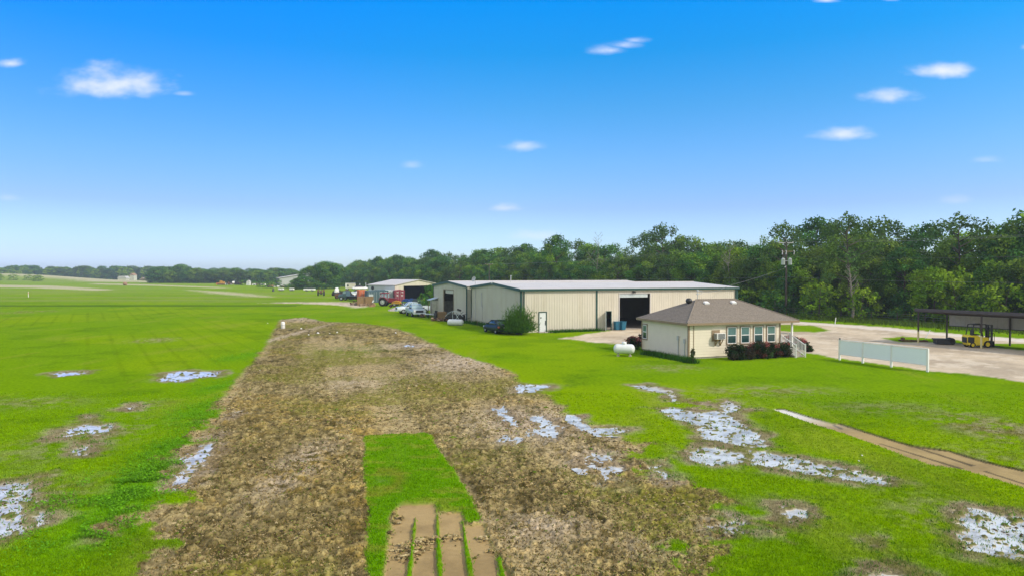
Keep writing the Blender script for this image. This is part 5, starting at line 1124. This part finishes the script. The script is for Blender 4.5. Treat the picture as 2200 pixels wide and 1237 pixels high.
junk(771, 641, 3.6, 3, 2.2, 30, ['white', 'black', 'lime_white'], 'stack of pale and dark sheet panels behind the brown crates', 'panel_stack', 'panels', 4, .0, mn=.4, mx=1.6)
junk(743, 637, 3, 3, 2.3, 40, ['rusty', 'black'], 'rusty implement frames behind the white fronted machine', 'implement_frames', 'implements', 5, .7, mn=.3, mx=1.2)
junk(852, 637, 4, 3, 2.2, 36, ['black', 'rusty'], 'dark machinery stored inside the open hangar', 'machinery', 'machinery', 6, .4, mn=.3, mx=1.1)
# more yard machinery
t = thing('flatbed_truck', 'dark flatbed truck with pale hood behind the rusty scrap', 'truck', tuple(G(757, 645)), R(165)); g = MB(); g.box(-3.0, 1.0, -1.1, 1.1, .9, 1.05); g.box(-3.0, 3.0, -.45, .45, .55, .9); g.build('bed', M['black'], t)
g = MB(); g.loft([ring(*a) for a in [(3.3, .6, 1.3, .9, .8), (3.1, .55, 1.5, .98, .9), (2.2, .55, 1.6, 1.0, .9), (1.9, .55, 2.3, 1.0, .8), (1.1, .55, 2.35, 1.0, .8)]]); g.build('cab', M['slate'], t); MB().box(1.3, 2.0, -1.02, 1.02, 1.65, 2.15).build('window', M['autoglass_pale'], t)
for x_ in (-2.2, 2.4):
    for sg in (-1, 1): wheel(t, x_, sg*.98, .48, .3, sg)
for k_, (px, py, z_, mt, lb) in enumerate(((772, 640, 0, 'white', 'lowest pale car shell stacked behind the brown crates'), (771, 640, 1.15, 'lime_white', 'middle pale car shell stacked behind the brown crates'), (773, 640, 2.3, 'white', 'topmost white car shell stacked behind the brown crates'))):
    p_ = G(px, py); t = thing('car_shell', lb, 'car shell', (p_.x, p_.y, z_), R(8+k_*6)); g = MB(); g.loft([ring(*a) for a in [(2.0, .15, .5, .7, .6), (1.6, .1, .62, .8, .7), (-1.7, .1, .62, .8, .7), (-2.0, .2, .5, .7, .6)]]); g.build('body', M[mt], t)
    g = MB(); g.loft([ring(*a) for a in [(.9, .6, .66, .72, .68), (.3, .6, 1.08, .7, .55), (-.9, .6, 1.06, .7, .55), (-1.4, .6, .66, .7, .65)]]); g.build('glass', M['black'], t)
tractor((-43.8, 176, 0), R(200), 'small weathered tractor between the dark pile and the pale car shells', .85, 'rusty', 'oldwood', 'rusty', False)
for px, lb in ((786, 'tall pale post standing above the orange container'), (773, 'short pale post sticking up behind the car shells')):
    p_ = G(px, 634); o = MB().tube((0, 0, 0), (0, 0, 3.9 if px == 786 else 3.6), .12, .10).build('tall_post', M['lime_white']); o.location = p_; tag(o, lb, 'post')
# rusty bucket
t = thing('loader_bucket', 'pale rusty loader bucket lying on grass right of the crates', 'loader bucket', tuple(G(799, 658.5)), R(10))
g = MB(); g.prism([(-.6, 0), (.55, 0), (.7, .25), (.45, .75), (.38, .72), (.6, .27), (.5, .08), (-.6, .06)], 'y', -.75, .75); g.build('scoop', M['tan_rust'], t)
for sg in (-1, 1): MB().prism([(-.6, 0), (.55, 0), (.7, .25), (.45, .75)], 'y', sg*.78-.03, sg*.78+.03).build('side_plate', M['tan_rust'], t)
MB().tube((.1, .3, .8), (.3, .3, 1.25), .14).build('white_jug', M['white'], t)
# yellow and blue implements
def implement(px, py, mt, label, seed, n=3, w=2.1, h_=1.2):
    random.seed(seed); t = thing('plough_implement', label, 'farm implement', tuple(G(px, py)), R(-15))
    g = MB(); g.path([(-w/2, 0, .25), (-w*.35, 0, h_*.8), (0, 0, h_), (w*.4, 0, h_*.9), (w/2, 0, h_*.6)], .12, 8); g.path([(-w*.35, -.4, h_*.6), (w*.45, -.4, h_*.7)], .1); g.box(-w*.1, w*.4, -.45, .3, h_*.55, h_*.85); g.build('frame', M[mt], t)
    for i in range(n):
        x_ = -w*.35+i*w*.35; g = MB(); g.path([(x_, -.3, h_*.65), (x_+.15, -.35, .35), (x_-.05, -.4, .05)], .05); g.build('shank', M['rusty'], t)
    wheel(t, -w*.42, -.45, .3, .16, -1, 'rusty'); return t
implement(851, 660, 'amber', 'amber yellow farm implement right of the red tractor', 1)
implement(871, 655, 'blue', 'left blue farm implement behind the stone pile', 2, w=1.8)
implement(883, 654, 'blue', 'right blue farm implement beside the white pickup hood', 3, w=1.6)
# stone pile
t = G(852, 667); random.seed(12); np.random.seed(12); cv, ct = [], []
g = MB()
for i in range(420):
    a = random.uniform(0, 6.28); rr = random.random()**.6; x_, y_ = math.cos(a)*rr*1.55, math.sin(a)*rr*1.1; z_ = .62*(1-rr)**.8*random.uniform(.7, 1); s_ = random.uniform(.05, .13); g.cbox((x_, y_, z_), (s_*1.4, s_, s_), random.uniform(0, 3), random.uniform(0, 3))
g.lathe([(1.5, -.02), (1.2, .16), (.7, .38), (.2, .58), (.02, .6)], Matrix.Identity(4), 16)
o = g.build('stone_pile', M['stone']); o.location = t; tag(o, 'low pile of pinkish grey stones on grass left of the pickups', 'stone pile', kind='stuff')
# motor home / camper far
t = thing('camper_van', 'old pale camper van standing far behind the equipment yard', 'camper van', tuple(G(753, 622.5)), R(8))
g = MB(); g.prism([(-1.9, .6), (2.0, .6), (2.1, 1.6), (1.9, 2.5), (-1.9, 2.6)], 'y', -1.1, 1.1); g.build('body', M['siding'], t, bevel=.08); MB().box(-2.0, 2.0, -1.15, 1.15, 2.6, 2.72).build('roof', M['white'], t); MB().box(-1.3, -.6, -1.12, -1.101, 1.4, 2.1).build('window', M['autoglass'], t); MB().box(-1.95, -1.4, -1.13, -1.101, .7, 2.5).build('door', M['white'], t)
for x_ in (-1.2, 1.3):
    for sg in (-1, 1): wheel(t, x_, sg*.95, .36, .22, sg)
# junk by the dark doorway
t = thing('buggy_frame', 'tangled black tube framed buggy wreck leaning by the dark doorway', 'buggy frame', tuple(G(977, 691)), R(-25)); t.scale = (.85, .85, .78)
random.seed(5); g = MB(); arc = [(-1.6+3.2*i/10, -.2, .5+1.35*math.sin(math.pi*(i+1.2)/12.5)) for i in range(11)]; g.path(arc, .045); g.path([(x_, y_+.9, z_) for x_, y_, z_ in arc], .045)
g.path([(.2, -.4, 1.7), (1.2, -.5, .2)], .045); g.path([(.3, -.5, .3), (1.1, -.4, 1.5)], .04); g.path([(-.2, -.4, 1.75), (-.1, -.4, .2)], .04); g.build('white_tubes', M['lime_white'], t)
g = MB()
for i in range(34): a_ = Vector((random.uniform(-1.6, 1.6), random.uniform(-.3, .9), random.uniform(.1, 1.3))); g.tube(a_, a_+Vector((random.uniform(-.8, .8), random.uniform(-.3, .3), random.uniform(-.6, .7))), .05, .04, 6)
g.cbox((-.5, .4, .8), (1.7, .8, .9), .1); g.cbox((.8, .4, .7), (1.2, .8, 1.0), -.2); g.cbox((.5, .5, 2.0), (.6, .4, .25), .3, .4); g.build('black_frame', M['black'], t)
for x_ in (-1.1, 1.2): wheel(t, x_, -.5, .36, .22, -1, 'rusty')
t = thing('pallet_stack', 'stack of tan wooden pallets left of the dark doorway', 'pallets', tuple(G(948, 687)), R(28))
for i in range(8):
    g = MB()
    for j in range(6): g.box(-.55+j*.2, -.42+j*.2, -.5, .5, .10+i*.145, .125+i*.145)
    for q in (-.5, -.05, .4): g.box(-.55, .6, q, q+.09, .01+i*.145, .098+i*.145)
    g.build('pallet', M['wood'], t)
t = thing('drum', 'black steel drum at the left corner of the narrow gabled building', 'drum', tuple(G(936.5, 687))); g = MB(); g.lathe([(.3, 0), (.31, .02), (.3, .3), (.315, .32), (.3, .34), (.3, .62), (.315, .64), (.3, .66), (.31, .96), (.3, .98), (.27, .96), (.02, .955)], Matrix.Identity(4), 18); g.build('shell', M['black'], t); MB().cbox((.02, 0, 1.15), (.35, .3, .35), .3, .2).build('bag', M['black'], t)
t = thing('flat_trailer', 'small low flatbed trailer before the lean-to shed', 'trailer', tuple(G(919, 681)), R(-30)); g = MB(); g.box(-1.3, 1.0, -.6, .6, .42, .5); g.path([(1.0, 0, .42), (2.0, 0, .35)], .05); g.build('deck', M['lime_white'], t); MB().box(-.9, -.1, -.65, -.5, .2, .5).build('fender', M['tan_rust'], t)
for sg in (-1, 1): wheel(t, -.5, sg*.68, .28, .18, sg, 'rusty')
junk(941, 689, 1.8, 1.2, .35, 22, ['oldwood', 'rusty'], 'loose boards and scraps on the ground before the pallets', 'scrap_boards', 'boards', 9)
junk(966, 689, 1.6, 1, .6, 26, ['black', 'rusty'], 'dark scrap lying in front of the dark doorway', 'scrap_heap', 'scrap heap', 10)
for (a, b_, lb, nm) in ((1012, 1016, 'thin pole leaning on the wall joint between the two metal buildings', 'leaning_pole'), (1025, 1026, 'short rusty stake standing in weeds before the gable wall', 'stake')):
    p = G(a, 695 if nm == 'leaning_pole' else 699); t = MB().tube((0, 0, 0), (.25 if nm == 'leaning_pole' else 0, .5 if nm == 'leaning_pole' else .02, 1.9 if nm == 'leaning_pole' else .6), .03); o = t.build(nm, M['grey_metal' if nm == 'leaning_pole' else 'rusty']); o.location = p; tag(o, lb, 'pole')
# bins
BN = None
for i, (px, lb) in enumerate(((1325.5, 'left blue wheeled bin beside the big dark doorway'), (1337.5, 'right blue wheeled bin beside the big dark doorway'))):
    p = G(px, 708.5)
    if BN is None:
        BN = thing('wheeled_bin', lb, 'bin', tuple(p), A20, 'blue bins at the overhead door'); g = MB(); g.loft([[(-.24, -.24, .05), (.24, -.24, .05), (.24, .24, .05), (-.24, .24, .05)], [(-.3, -.32, .92), (.3, -.32, .92), (.3, .32, .92), (-.3, .32, .92)]], False); g.build('body', M['binblue'], BN)
        MB().cbox((0, 0, .96), (.64, .7, .06)).build('lid', M['binblue'], BN)
        for sg in (-1, 1): MB().tube((sg*.2, .3, .1), (sg*.28, .3, .1), .1, n=12).build('wheel', M['rubber'], BN)
    else: c = copy_tree(BN); c.location = p; c.rotation_euler.z = R(32); c['label'] = lb

# ------------------------------------------------------------------ blank sign board
p0, p1 = Vector((23.9, 49.7, 0)), Vector((26.6, 43.6, 0)); sl = (p1-p0).length
SG = thing('sign_board', 'long low blank white sign board on four white posts at the lot edge', 'sign board', tuple(p0), math.atan2(p1.y-p0.y, p1.x-p0.x))
MB().box(.05, sl-.05, -.02, .02, .46, 1.42).build('panel', M['signface'], SG)
for q in (0, sl*.29, sl*.62, sl): MB().box(q-.06, q+.06, -.055+.0, .055, -.05, 1.45).build('post', M['white'], SG)
MB().box(-.05, sl+.05, -.06, .06, 1.452, 1.50).build('top_rail', M['white'], SG); MB().box(.06, sl-.06, -.045, .045, .40, .458).build('bottom_rail', M['white'], SG)
MB().cbox((0, 0, 1.55), (.09, .09, .09)).build('finial', M['black'], SG)

# ------------------------------------------------------------------ carport
CP = thing('carport', 'open steel carport with ribbed hanging back panel over the yellow forklift', 'carport', (37.1, 62.3, 0), math.atan2(-.88, .47))
# local x along the front, local y: right-hand normal pointing away from the camera
LC, DC, ZC = 17.0, -0.0, 2.95
uy = Vector((.88, .47))
SLP = .42/4.9
def cz2(y): return ZC-SLP*y
MB().box(-.25, LC, -.2, -.12, ZC-.06, ZC+.20).build('fascia', M['fascia'], CP)
MB().prism([(-.12, ZC-.05), (4.75, cz2(4.87)-.05), (4.75, cz2(4.87)+.17), (-.12, ZC+.19)], 'x', -.3, -.22).build('fascia', M['fascia'], CP)
g = MB(); g.prism([(-.11, ZC+.08), (4.75, cz2(4.86)+.08), (4.75, cz2(4.86)+.12), (-.11, ZC+.12)], 'x', -.2, LC)
for i in range(34): g.prism([(-.11, ZC+.12), (4.75, cz2(4.86)+.12), (4.75, cz2(4.86)+.15), (-.11, ZC+.15)], 'x', -.1+i*.5, -.05+i*.5)
g.build('roof', M['grey_metal'], CP)
for y_ in (0, 2.25, 4.5): MB().box(-.15, LC, y_-.04, y_+.04, cz2(y_)-.14, cz2(y_)+.045).build('beam', M['steel_brown'], CP)
for i in range(4):
    x_ = .02+i*5.35
    if x_ > LC: break
    po = MB().box(x_-.05, x_+.05, -.05, .05, 0 if i > 1 else 1.05, ZC-.145).build('post', M['steel_brown'], CP)
    MB().box(x_-.06, x_+.06, -.06, .06, -.05, 1.05).build('post_sleeve', material('cream_post', (.70, .62, .30), .6) if i == 0 else bpy.data.materials['cream_post'], po)
    MB().box(x_-.06, x_+.06, 4.44, 4.56, -.05, cz2(4.5)-.145).build('post', M['steel_brown'], CP)
g = MB(); rib_wall(g, .15, LC-.1, 1.45, cz2(4.6)-.15, 4.62, -1, step=.45); g.build('back_panel', M['galv'], CP)
MB().box(.1, LC, 4.56, 4.7, 1.38, 1.446).build('girt', M['fascia'], CP)
# under the roof
t = thing('steel_skip', 'low dark rusty platform stacked with black sheets under the carport left end', 'platform', tuple(G(2028, 739)), R(-15)); t.scale = (.72, .8, 1)
g = MB(); g.box(-1.0, 1.0, -.6, .6, .08, .40); g.box(-1.2, .4, -.7, .5, .401, .52); g.build('stack', M['black'], t); g = MB(); g.tube((.75, -.62, .32), (.75, .5, .32), .3, n=14); g.build('tyre', M['rubber'], t)
t = thing('steel_grate', 'flat rusty steel frame lying on gravel left of the carport post', 'steel frame', tuple(G(1962, 733)), R(-10)); g = MB()
for i in range(6): g.box(-1.1, 1.1, -.5+i*.2, -.46+i*.2, .03, .1)
for x_ in (-1.1, 0, 1.04): g.box(x_, x_+.06, -.52, .56, .101, .15)
g.cbox((-.9, 0, .25), (.2, .5, .2)); g.build('bars', M['rusty'], t)
t = MB().tube((0, 0, .02), (1.0, .9, .75), .035).build('leaning_pipe', M['grey_metal']); t.location = G(1988, 727); tag(t, 'pale pipe leaning over the grass island behind the carport post', 'pipe')
# forklift
FL = thing('forklift', 'yellow forklift with black mast parked under the open carport', 'forklift', (40.1, 58.5, 0), R(-3)); FL.scale = (.92, .92, .92)
g = MB(); g.prism([(-1.28, .42), (-1.18, .22), (.55, .22), (.62, .5), (.55, .95), (-.15, 1.0), (-.4, 1.12), (-1.22, 1.16), (-1.32, .95)], 'y', -.52, .52); g.build('body', M['yellow'], FL, bevel=.06)
MB().prism([(-1.335, .5), (-.85, .4), (-.75, .55), (-.75, .98), (-1.335, 1.0)], 'y', -.535, -.521).build('side_grille', M['black'], FL); MB().box(-1.36, -1.31, -.34, .34, .45, .95).build('rear_grille', M['black'], FL)
g = MB(); g.box(-.62, -.12, -.26, .26, 1.13, 1.24); g.box(-.72, -.6, -.25, .25, 1.13, 1.62); g.build('seat', M['black'], FL, bevel=.03)
g = MB()
for sg in (-1, 1): g.path([(-.95, sg*.46, 1.1), (-.78, sg*.44, 2.12), (.3, sg*.44, 2.16), (.62, sg*.46, .95)], .045)
for i in range(7): g.tube((-.75+i*.17, -.44, 2.14), (-.75+i*.17, .44, 2.14), .025, n=5)
g.build('overhead_guard', M['black'], FL)
g = MB(); g.tube((.35, 0, 1.0), (.15, 0, 1.45), .03); g.lathe([(.16, 0), (.18, .02), (.16, .04)], Matrix.Translation((.14, 0, 1.45)) @ Matrix.Rotation(R(-30), 4, 'Y'), 12); g.build('steering_wheel', M['black'], FL)
g = MB()
for sg in (-1, 1): g.box(.78, .92, sg*.38-.05, sg*.38+.05, .08, 2.12); g.box(.93, 1.02, sg*.27-.04, sg*.27+.04, .08, 2.1)
for z_ in (.3, 1.0, 1.6, 2.05): g.box(.80, .90, -.33, .33, z_, z_+.07)
g.tube((.86, 0, .1), (.86, 0, 1.9), .05); g.box(1.03, 1.07, -.5, .5, .12, .62)
for i in range(5): g.box(1.03, 1.06, -.5+i*.24, -.46+i*.24, .62, 1.3)
g.box(1.03, 1.06, -.5, .5, 1.3, 1.34); g.build('mast', M['black'], FL)
for sg in (-1, 1): MB().box(1.08, 2.05, sg*.28-.06, sg*.28+.06, .06, .10).build('fork', M['black'], FL)
for sg in (-1, 1): wheel(FL, .42, sg*.5, .33, .2, sg, 'yellow'); wheel(FL, -.88, sg*.46, .26, .18, sg, 'yellow')

# ------------------------------------------------------------------ utility poles and wires
def pole(px, Y, ptop, label, rz, big=True, name='utility_pole'):
    x = (px-1100)/F*Y; ht = ZAT(Y, ptop); t = thing(name, label, 'utility pole', (x, Y, 0), rz)
    g = MB(); g.tube((0, 0, -.2), (0, 0, ht-.6), .17, .11, 12); g.build('pole', M['pole_wood'], t)
    z = ht-.75 if big else ht-.6
    g = MB(); g.box(-1.12, 1.12, .12, .22, z, z+.12); g.path([(-.5, .15, z), (0, .13, z-.6), (.5, .15, z)], .03); g.build('crossarm', M['oldwood'] if not big else M['grey_metal'], t)
    for q in (-1.05, .0, 1.05): g = MB(); zz = z+.12+(.35 if q == 0 and big else 0); g.tube((q, .17 if q else 0, z+.1 if q else z), (q, .17 if q else 0, zz+.08), .025); g.lathe([(.03, 0), (.07, .03), (.04, .06), (.07, .09), (.04, .14)], Matrix.Translation((q, .17 if q else 0, zz+.05)), 10); g.build('insulator', M['insul'], t)
    return t, ht
UP, hp = pole(1689, 103, 512, 'tall wooden utility pole with two grey transformers by the gravel road', R(0))
z2 = ZAT(103, 541)
g = MB(); g.box(-.75, 1.12, -.2, -.12, z2, z2+.09); g.build('lower_crossarm', M['brown_trim'], UP)
for q in (-.72, -.15, 1.05): g = MB(); g.tube((q, -.22, z2-.42), (q+.06, -.26, z2+.12), .07, .05, 8); g.lathe([(.05, 0), (.09, .03), (.05, .06), (.09, .1), (.03, .14)], Matrix.Translation((q, -.22, z2+.08)), 10); g.build('fuse_cutout', M['insul'], UP)
for sg in (-1, 1):
    z3 = ZAT(103, 569); g = MB(); g.lathe([(.25, 0), (.27, .05), (.27, .82), (.29, .84), (.25, .9), (.05, .93)], Matrix.Translation((sg*.52, -.1, z3)), 16)
    g.box(min(sg*.52, 0), max(sg*.52, 0), -.13, -.07, z3+.55, z3+.62)
    tr_ = g.build('transformer', M['lime_white'], UP)
    for q in (-.1, .1): MB().lathe([(.04, 0), (.06, .05), (.03, .1), (.05, .15), (.02, .24)], Matrix.Translation((sg*.52+q, -.1, z3+.88)), 8).build('bushing', M['insul'], tr_)
g = MB(); g.tube((-.3, -.15, ZAT(103, 574)), (-.05, -.1, ZAT(103, 572)), .06); g.build('street_lamp', M['insul'], UP)
UP2, hp2 = pole(1051, 196, 564, 'distant wooden pole with single crossarm rising behind the long metal roof', R(10), False)
pA = Vector(UP.location); pB = Vector(UP2.location); dr_ = (pA-pB).normalized(); pC = pA+dr_*58
def wire(pts, sag, label, r=.012, n=14, name='wire', grp=None):
    g = MB()
    for a, b_ in zip(pts[:-1], pts[1:]):
        a, b_ = Vector(a), Vector(b_); q = [a.lerp(b_, i/n)-Vector((0, 0, sag*4*(i/n)*(1-i/n))) for i in range(n+1)]
        for u, v in zip(q[:-1], q[1:]): g.tube(u, v, r, n=4, cap=False)
    o = g.build(name, M['wire']); tag(o, label, 'wire', grp)
zt_ = hp-.45
for dx, lb in ((-1.05, 'left of three top power wires running along the gravel road'), (0, 'middle of three top power wires running along the gravel road'), (1.05, 'right of three top power wires running along the gravel road')):
    wire([(pB.x+dx, pB.y, hp2-.4), (pA.x+dx, pA.y+.1, zt_+(.35 if dx == 0 else 0)), (pC.x+dx, pC.y, zt_+.1)], .9, lb)
wire([(pB.x, pB.y, 7.6), (pA.x, pA.y-.15, ZAT(103, 551)), (pC.x, pC.y, 9.0)], .8, 'thin wire below the top power wires on the utility pole', .01)
wire([(pB.x, pB.y, 5.6), (pA.x, pA.y-.18, ZAT(103, 595)), (pC.x, pC.y, 5.8)], .5, 'low communication cable crossing the utility pole at mid height', .014)
mw = HS.matrix_basis @ Vector((xm, ym, ZAT(54.6, 625)))
be = LB.matrix_basis @ Vector((WL+.1, 2.0, ZE+.2))
wire([(pA.x-.1, pA.y-.15, ZAT(103, 575)), tuple(be)], .12, 'twisted service cable from utility pole down to the metal building eave', .02)
wire([tuple(be), tuple(mw)], .3, 'service cable from metal building corner to the mast on the house roof', .02)
# fence along the wood
FN = thing('wire_fence', 'dark wire fence on posts along the verge before the woods', 'fence', (0, 0, 0))
fp = []
for i in range(28):
    p = TB+TD*(-30+i*3.6)+TN*(-4.0); fp.append(p); MB().tube((p.x, p.y, -.1), (p.x, p.y, 1.35), .05, n=6).build('post', M['pole_wood'], FN)
g = MB()
for z_ in (.35, .65, .95, 1.2):
    for a, b_ in zip(fp[:-1], fp[1:]): g.tube((a.x, a.y, z_), (b_.x, b_.y, z_), .012, n=4, cap=False)
g.build('wires', M['wire'], FN)
p = G(1794, 696); o = MB().tube((0, 0, 0), (.1, 0, .85), .05).build('marker_stake', M['white']); o.location = p; tag(o, 'white marker stake at the road edge before the woods', 'stake')
# ------------------------------------------------------------------ field things
t = thing('barrel_marker', 'white plastic barrel standing at the far left corner of the mud', 'barrel', tuple(G(608, 705))); g = MB(); g.lathe([(.2, 0), (.22, .03), (.22, .62), (.2, .72), (.12, .78), (.02, .79)], Matrix.Identity(4), 16); g.build('shell', M['white'], t); MB().lathe([(.225, 0), (.23, .03), (.225, .06)], Matrix.Translation((0, 0, .35)), 16).build('band', M['grey_metal'], t)
random.seed(77)
for (px, py, s_, lb) in [(647, 706, .16, 'left white scrap piece on the far mud'), (683, 716, .2, 'white scrap piece standing in the far mud middle'), (663, 719, .12, 'tiny white scrap low in the far mud'), (708, 716, .1, 'small white scrap at the green mud patch'), (724, 714, .15, 'right white scrap piece on the far mud'), (850, 715, .14, 'white litter near the right upper mud edge'), (575, 694, .1, 'white litter beside the white barrel'), (558, 797, .1, 'pale stone at the left mud edge'), (1852, 978, .05, 'small white litter in the lawn before the bare strip'), (1845, 990, .05, 'tiny pale litter in the lawn before the puddles')]:
    s_ *= .6; g = MB(); g.lathe([(s_*.7, 0), (s_, s_*.3), (s_*.8, s_*.9), (s_*.2, s_*1.2)], Matrix.Rotation(.2, 4, 'X'), 7); g.cbox((s_*.8, 0, s_*.3), (s_, s_*.6, s_*.4), .5, .2); o = g.build('litter', M['white']); o.location = G(px, py); tag(o, lb, 'litter')
t = thing('marker_post', 'thin white marker post in the far left field', 'post', tuple(G(61, 638))); MB().tube((0, 0, 0), (0, 0, 1.5), .09, .07).build('post', M['white'], t); MB().tube((0, 0, 1.0), (0, 0, 1.2), .12, .12).build('band', M['orange'], t)
t = thing('hay_bale', 'brown hay bale standing alone in the far left field', 'hay bale', tuple(G(269, 613.5))); g = MB(); g.lathe([(.9, 0), (1.0, .08), (1.0, 1.52), (.9, 1.6)], Matrix.Translation((-.8, 0, 1.0)) @ Matrix.Rotation(R(90), 4, 'Y'), 18); g.build('roll', M['tan_rust'], t)
t = thing('bulldozer', 'orange machine parked at the far edge of the field', 'bulldozer', tuple(G(476, 612))); g = MB(); g.box(-1.9, 1.9, -1, 1, .6, 1.3); g.box(.2, 1.8, -.8, .8, 1.3, 2.0); g.build('body', M['amber'], t, bevel=.08); g = MB(); g.box(-.9, .3, -.8, .8, 1.3, 2.5); g.build('cab', M['amber'], t, bevel=.08)
MB().prism([(-2.6, .1), (-2.3, .1), (-2.2, 1.2), (-2.5, 1.3)], 'y', -1.5, 1.5).build('blade', M['orange'], t)
for sg in (-1, 1): MB().prism([(-1.8, .0), (1.8, 0), (2.1, .4), (1.8, .8), (-1.8, .8), (-2.1, .4)], 'y', sg*1.1-.2, sg*1.1+.2).build('track', M['rusty'], t)
t = thing('hut', 'tiny white hut beside bright bushes at the far field edge', 'hut', tuple(G(533, 613))); MB().box(-.95, .95, 0, 2, 0, 2.1).build('wall', M['white'], t); MB().prism([(-1.1, 2.1), (1.1, 2.1), (0, 3.0)], 'y', -.1, 2.1).build('roof', M['roof_metal'], t); MB().box(-.3, .3, -.02, -.002, 0, 1.7).build('door', M['grey_metal'], t)
junk(502, 612, 9, 3, 2.0, 30, ['rusty', 'black', 'white'], 'low row of mixed junk between the orange machine and white hut', 'junk_row', 'junk', 21, .2, mn=.5, mx=1.8)
junk(555, 613, 7, 3, 1.4, 20, ['rusty', 'white'], 'scattered junk right of the tiny white hut', 'junk_row', 'junk', 22, .2, mn=.5, mx=1.4)
junk(592, 617, 9, 3, 1.2, 24, ['tan_rust', 'white', 'rusty'], 'scattered junk among bushes left of the grey barn', 'junk_row', 'junk', 23, .2, mn=.5, mx=1.4)
for (px, py, w_, lb) in ((604, 624.5, 1.8, 'leftmost small white trailer below the grey barn'), (627, 624.5, 1.5, 'middle small white trailer below the grey barn'), (665, 625.5, 4.2, 'long low white trailer left of the old tractor')):
    t = thing('trailer', lb, 'trailer', tuple(G(px, py))); MB().box(-w_/2, w_/2, -.8, .8, .35, 1.0).build('body', M['white'], t, bevel=.05)
    for x_ in (-w_*.25, w_*.25):
        for sg in (-1, 1): wheel(t, x_, sg*.75, .3, .15, sg)
t = thing('stump', 'small dark stump alone in grass below the grey barn', 'stump', tuple(G(587, 626))); g = MB(); g.lathe([(.5, 0), (.35, .5), (.3, 1.0), (.1, 1.05)], Matrix.Identity(4), 10); g.build('trunk', M['black'], t)

# ------------------------------------------------------------------ air
hz = bpy.data.materials.new('haze'); hz.use_nodes = True; t_ = hz.node_tree
t_.nodes.remove(t_.nodes['Principled BSDF']); pv = t_.nodes.new('ShaderNodeVolumePrincipled'); pv.inputs['Color'].default_value = (.78, .89, 1, 1); pv.inputs['Density'].default_value = .00034; pv.inputs['Anisotropy'].default_value = .2
t_.links.new(pv.outputs[0], t_.nodes['Material Output'].inputs['Volume'])
o = MB().box(-1400, 1400, -300, 1350, -3, 24).build('haze', hz); tag(o, kind='stuff'); o['label'] = 'thin pale blue air haze over the far field and woods'; o['category'] = 'haze'
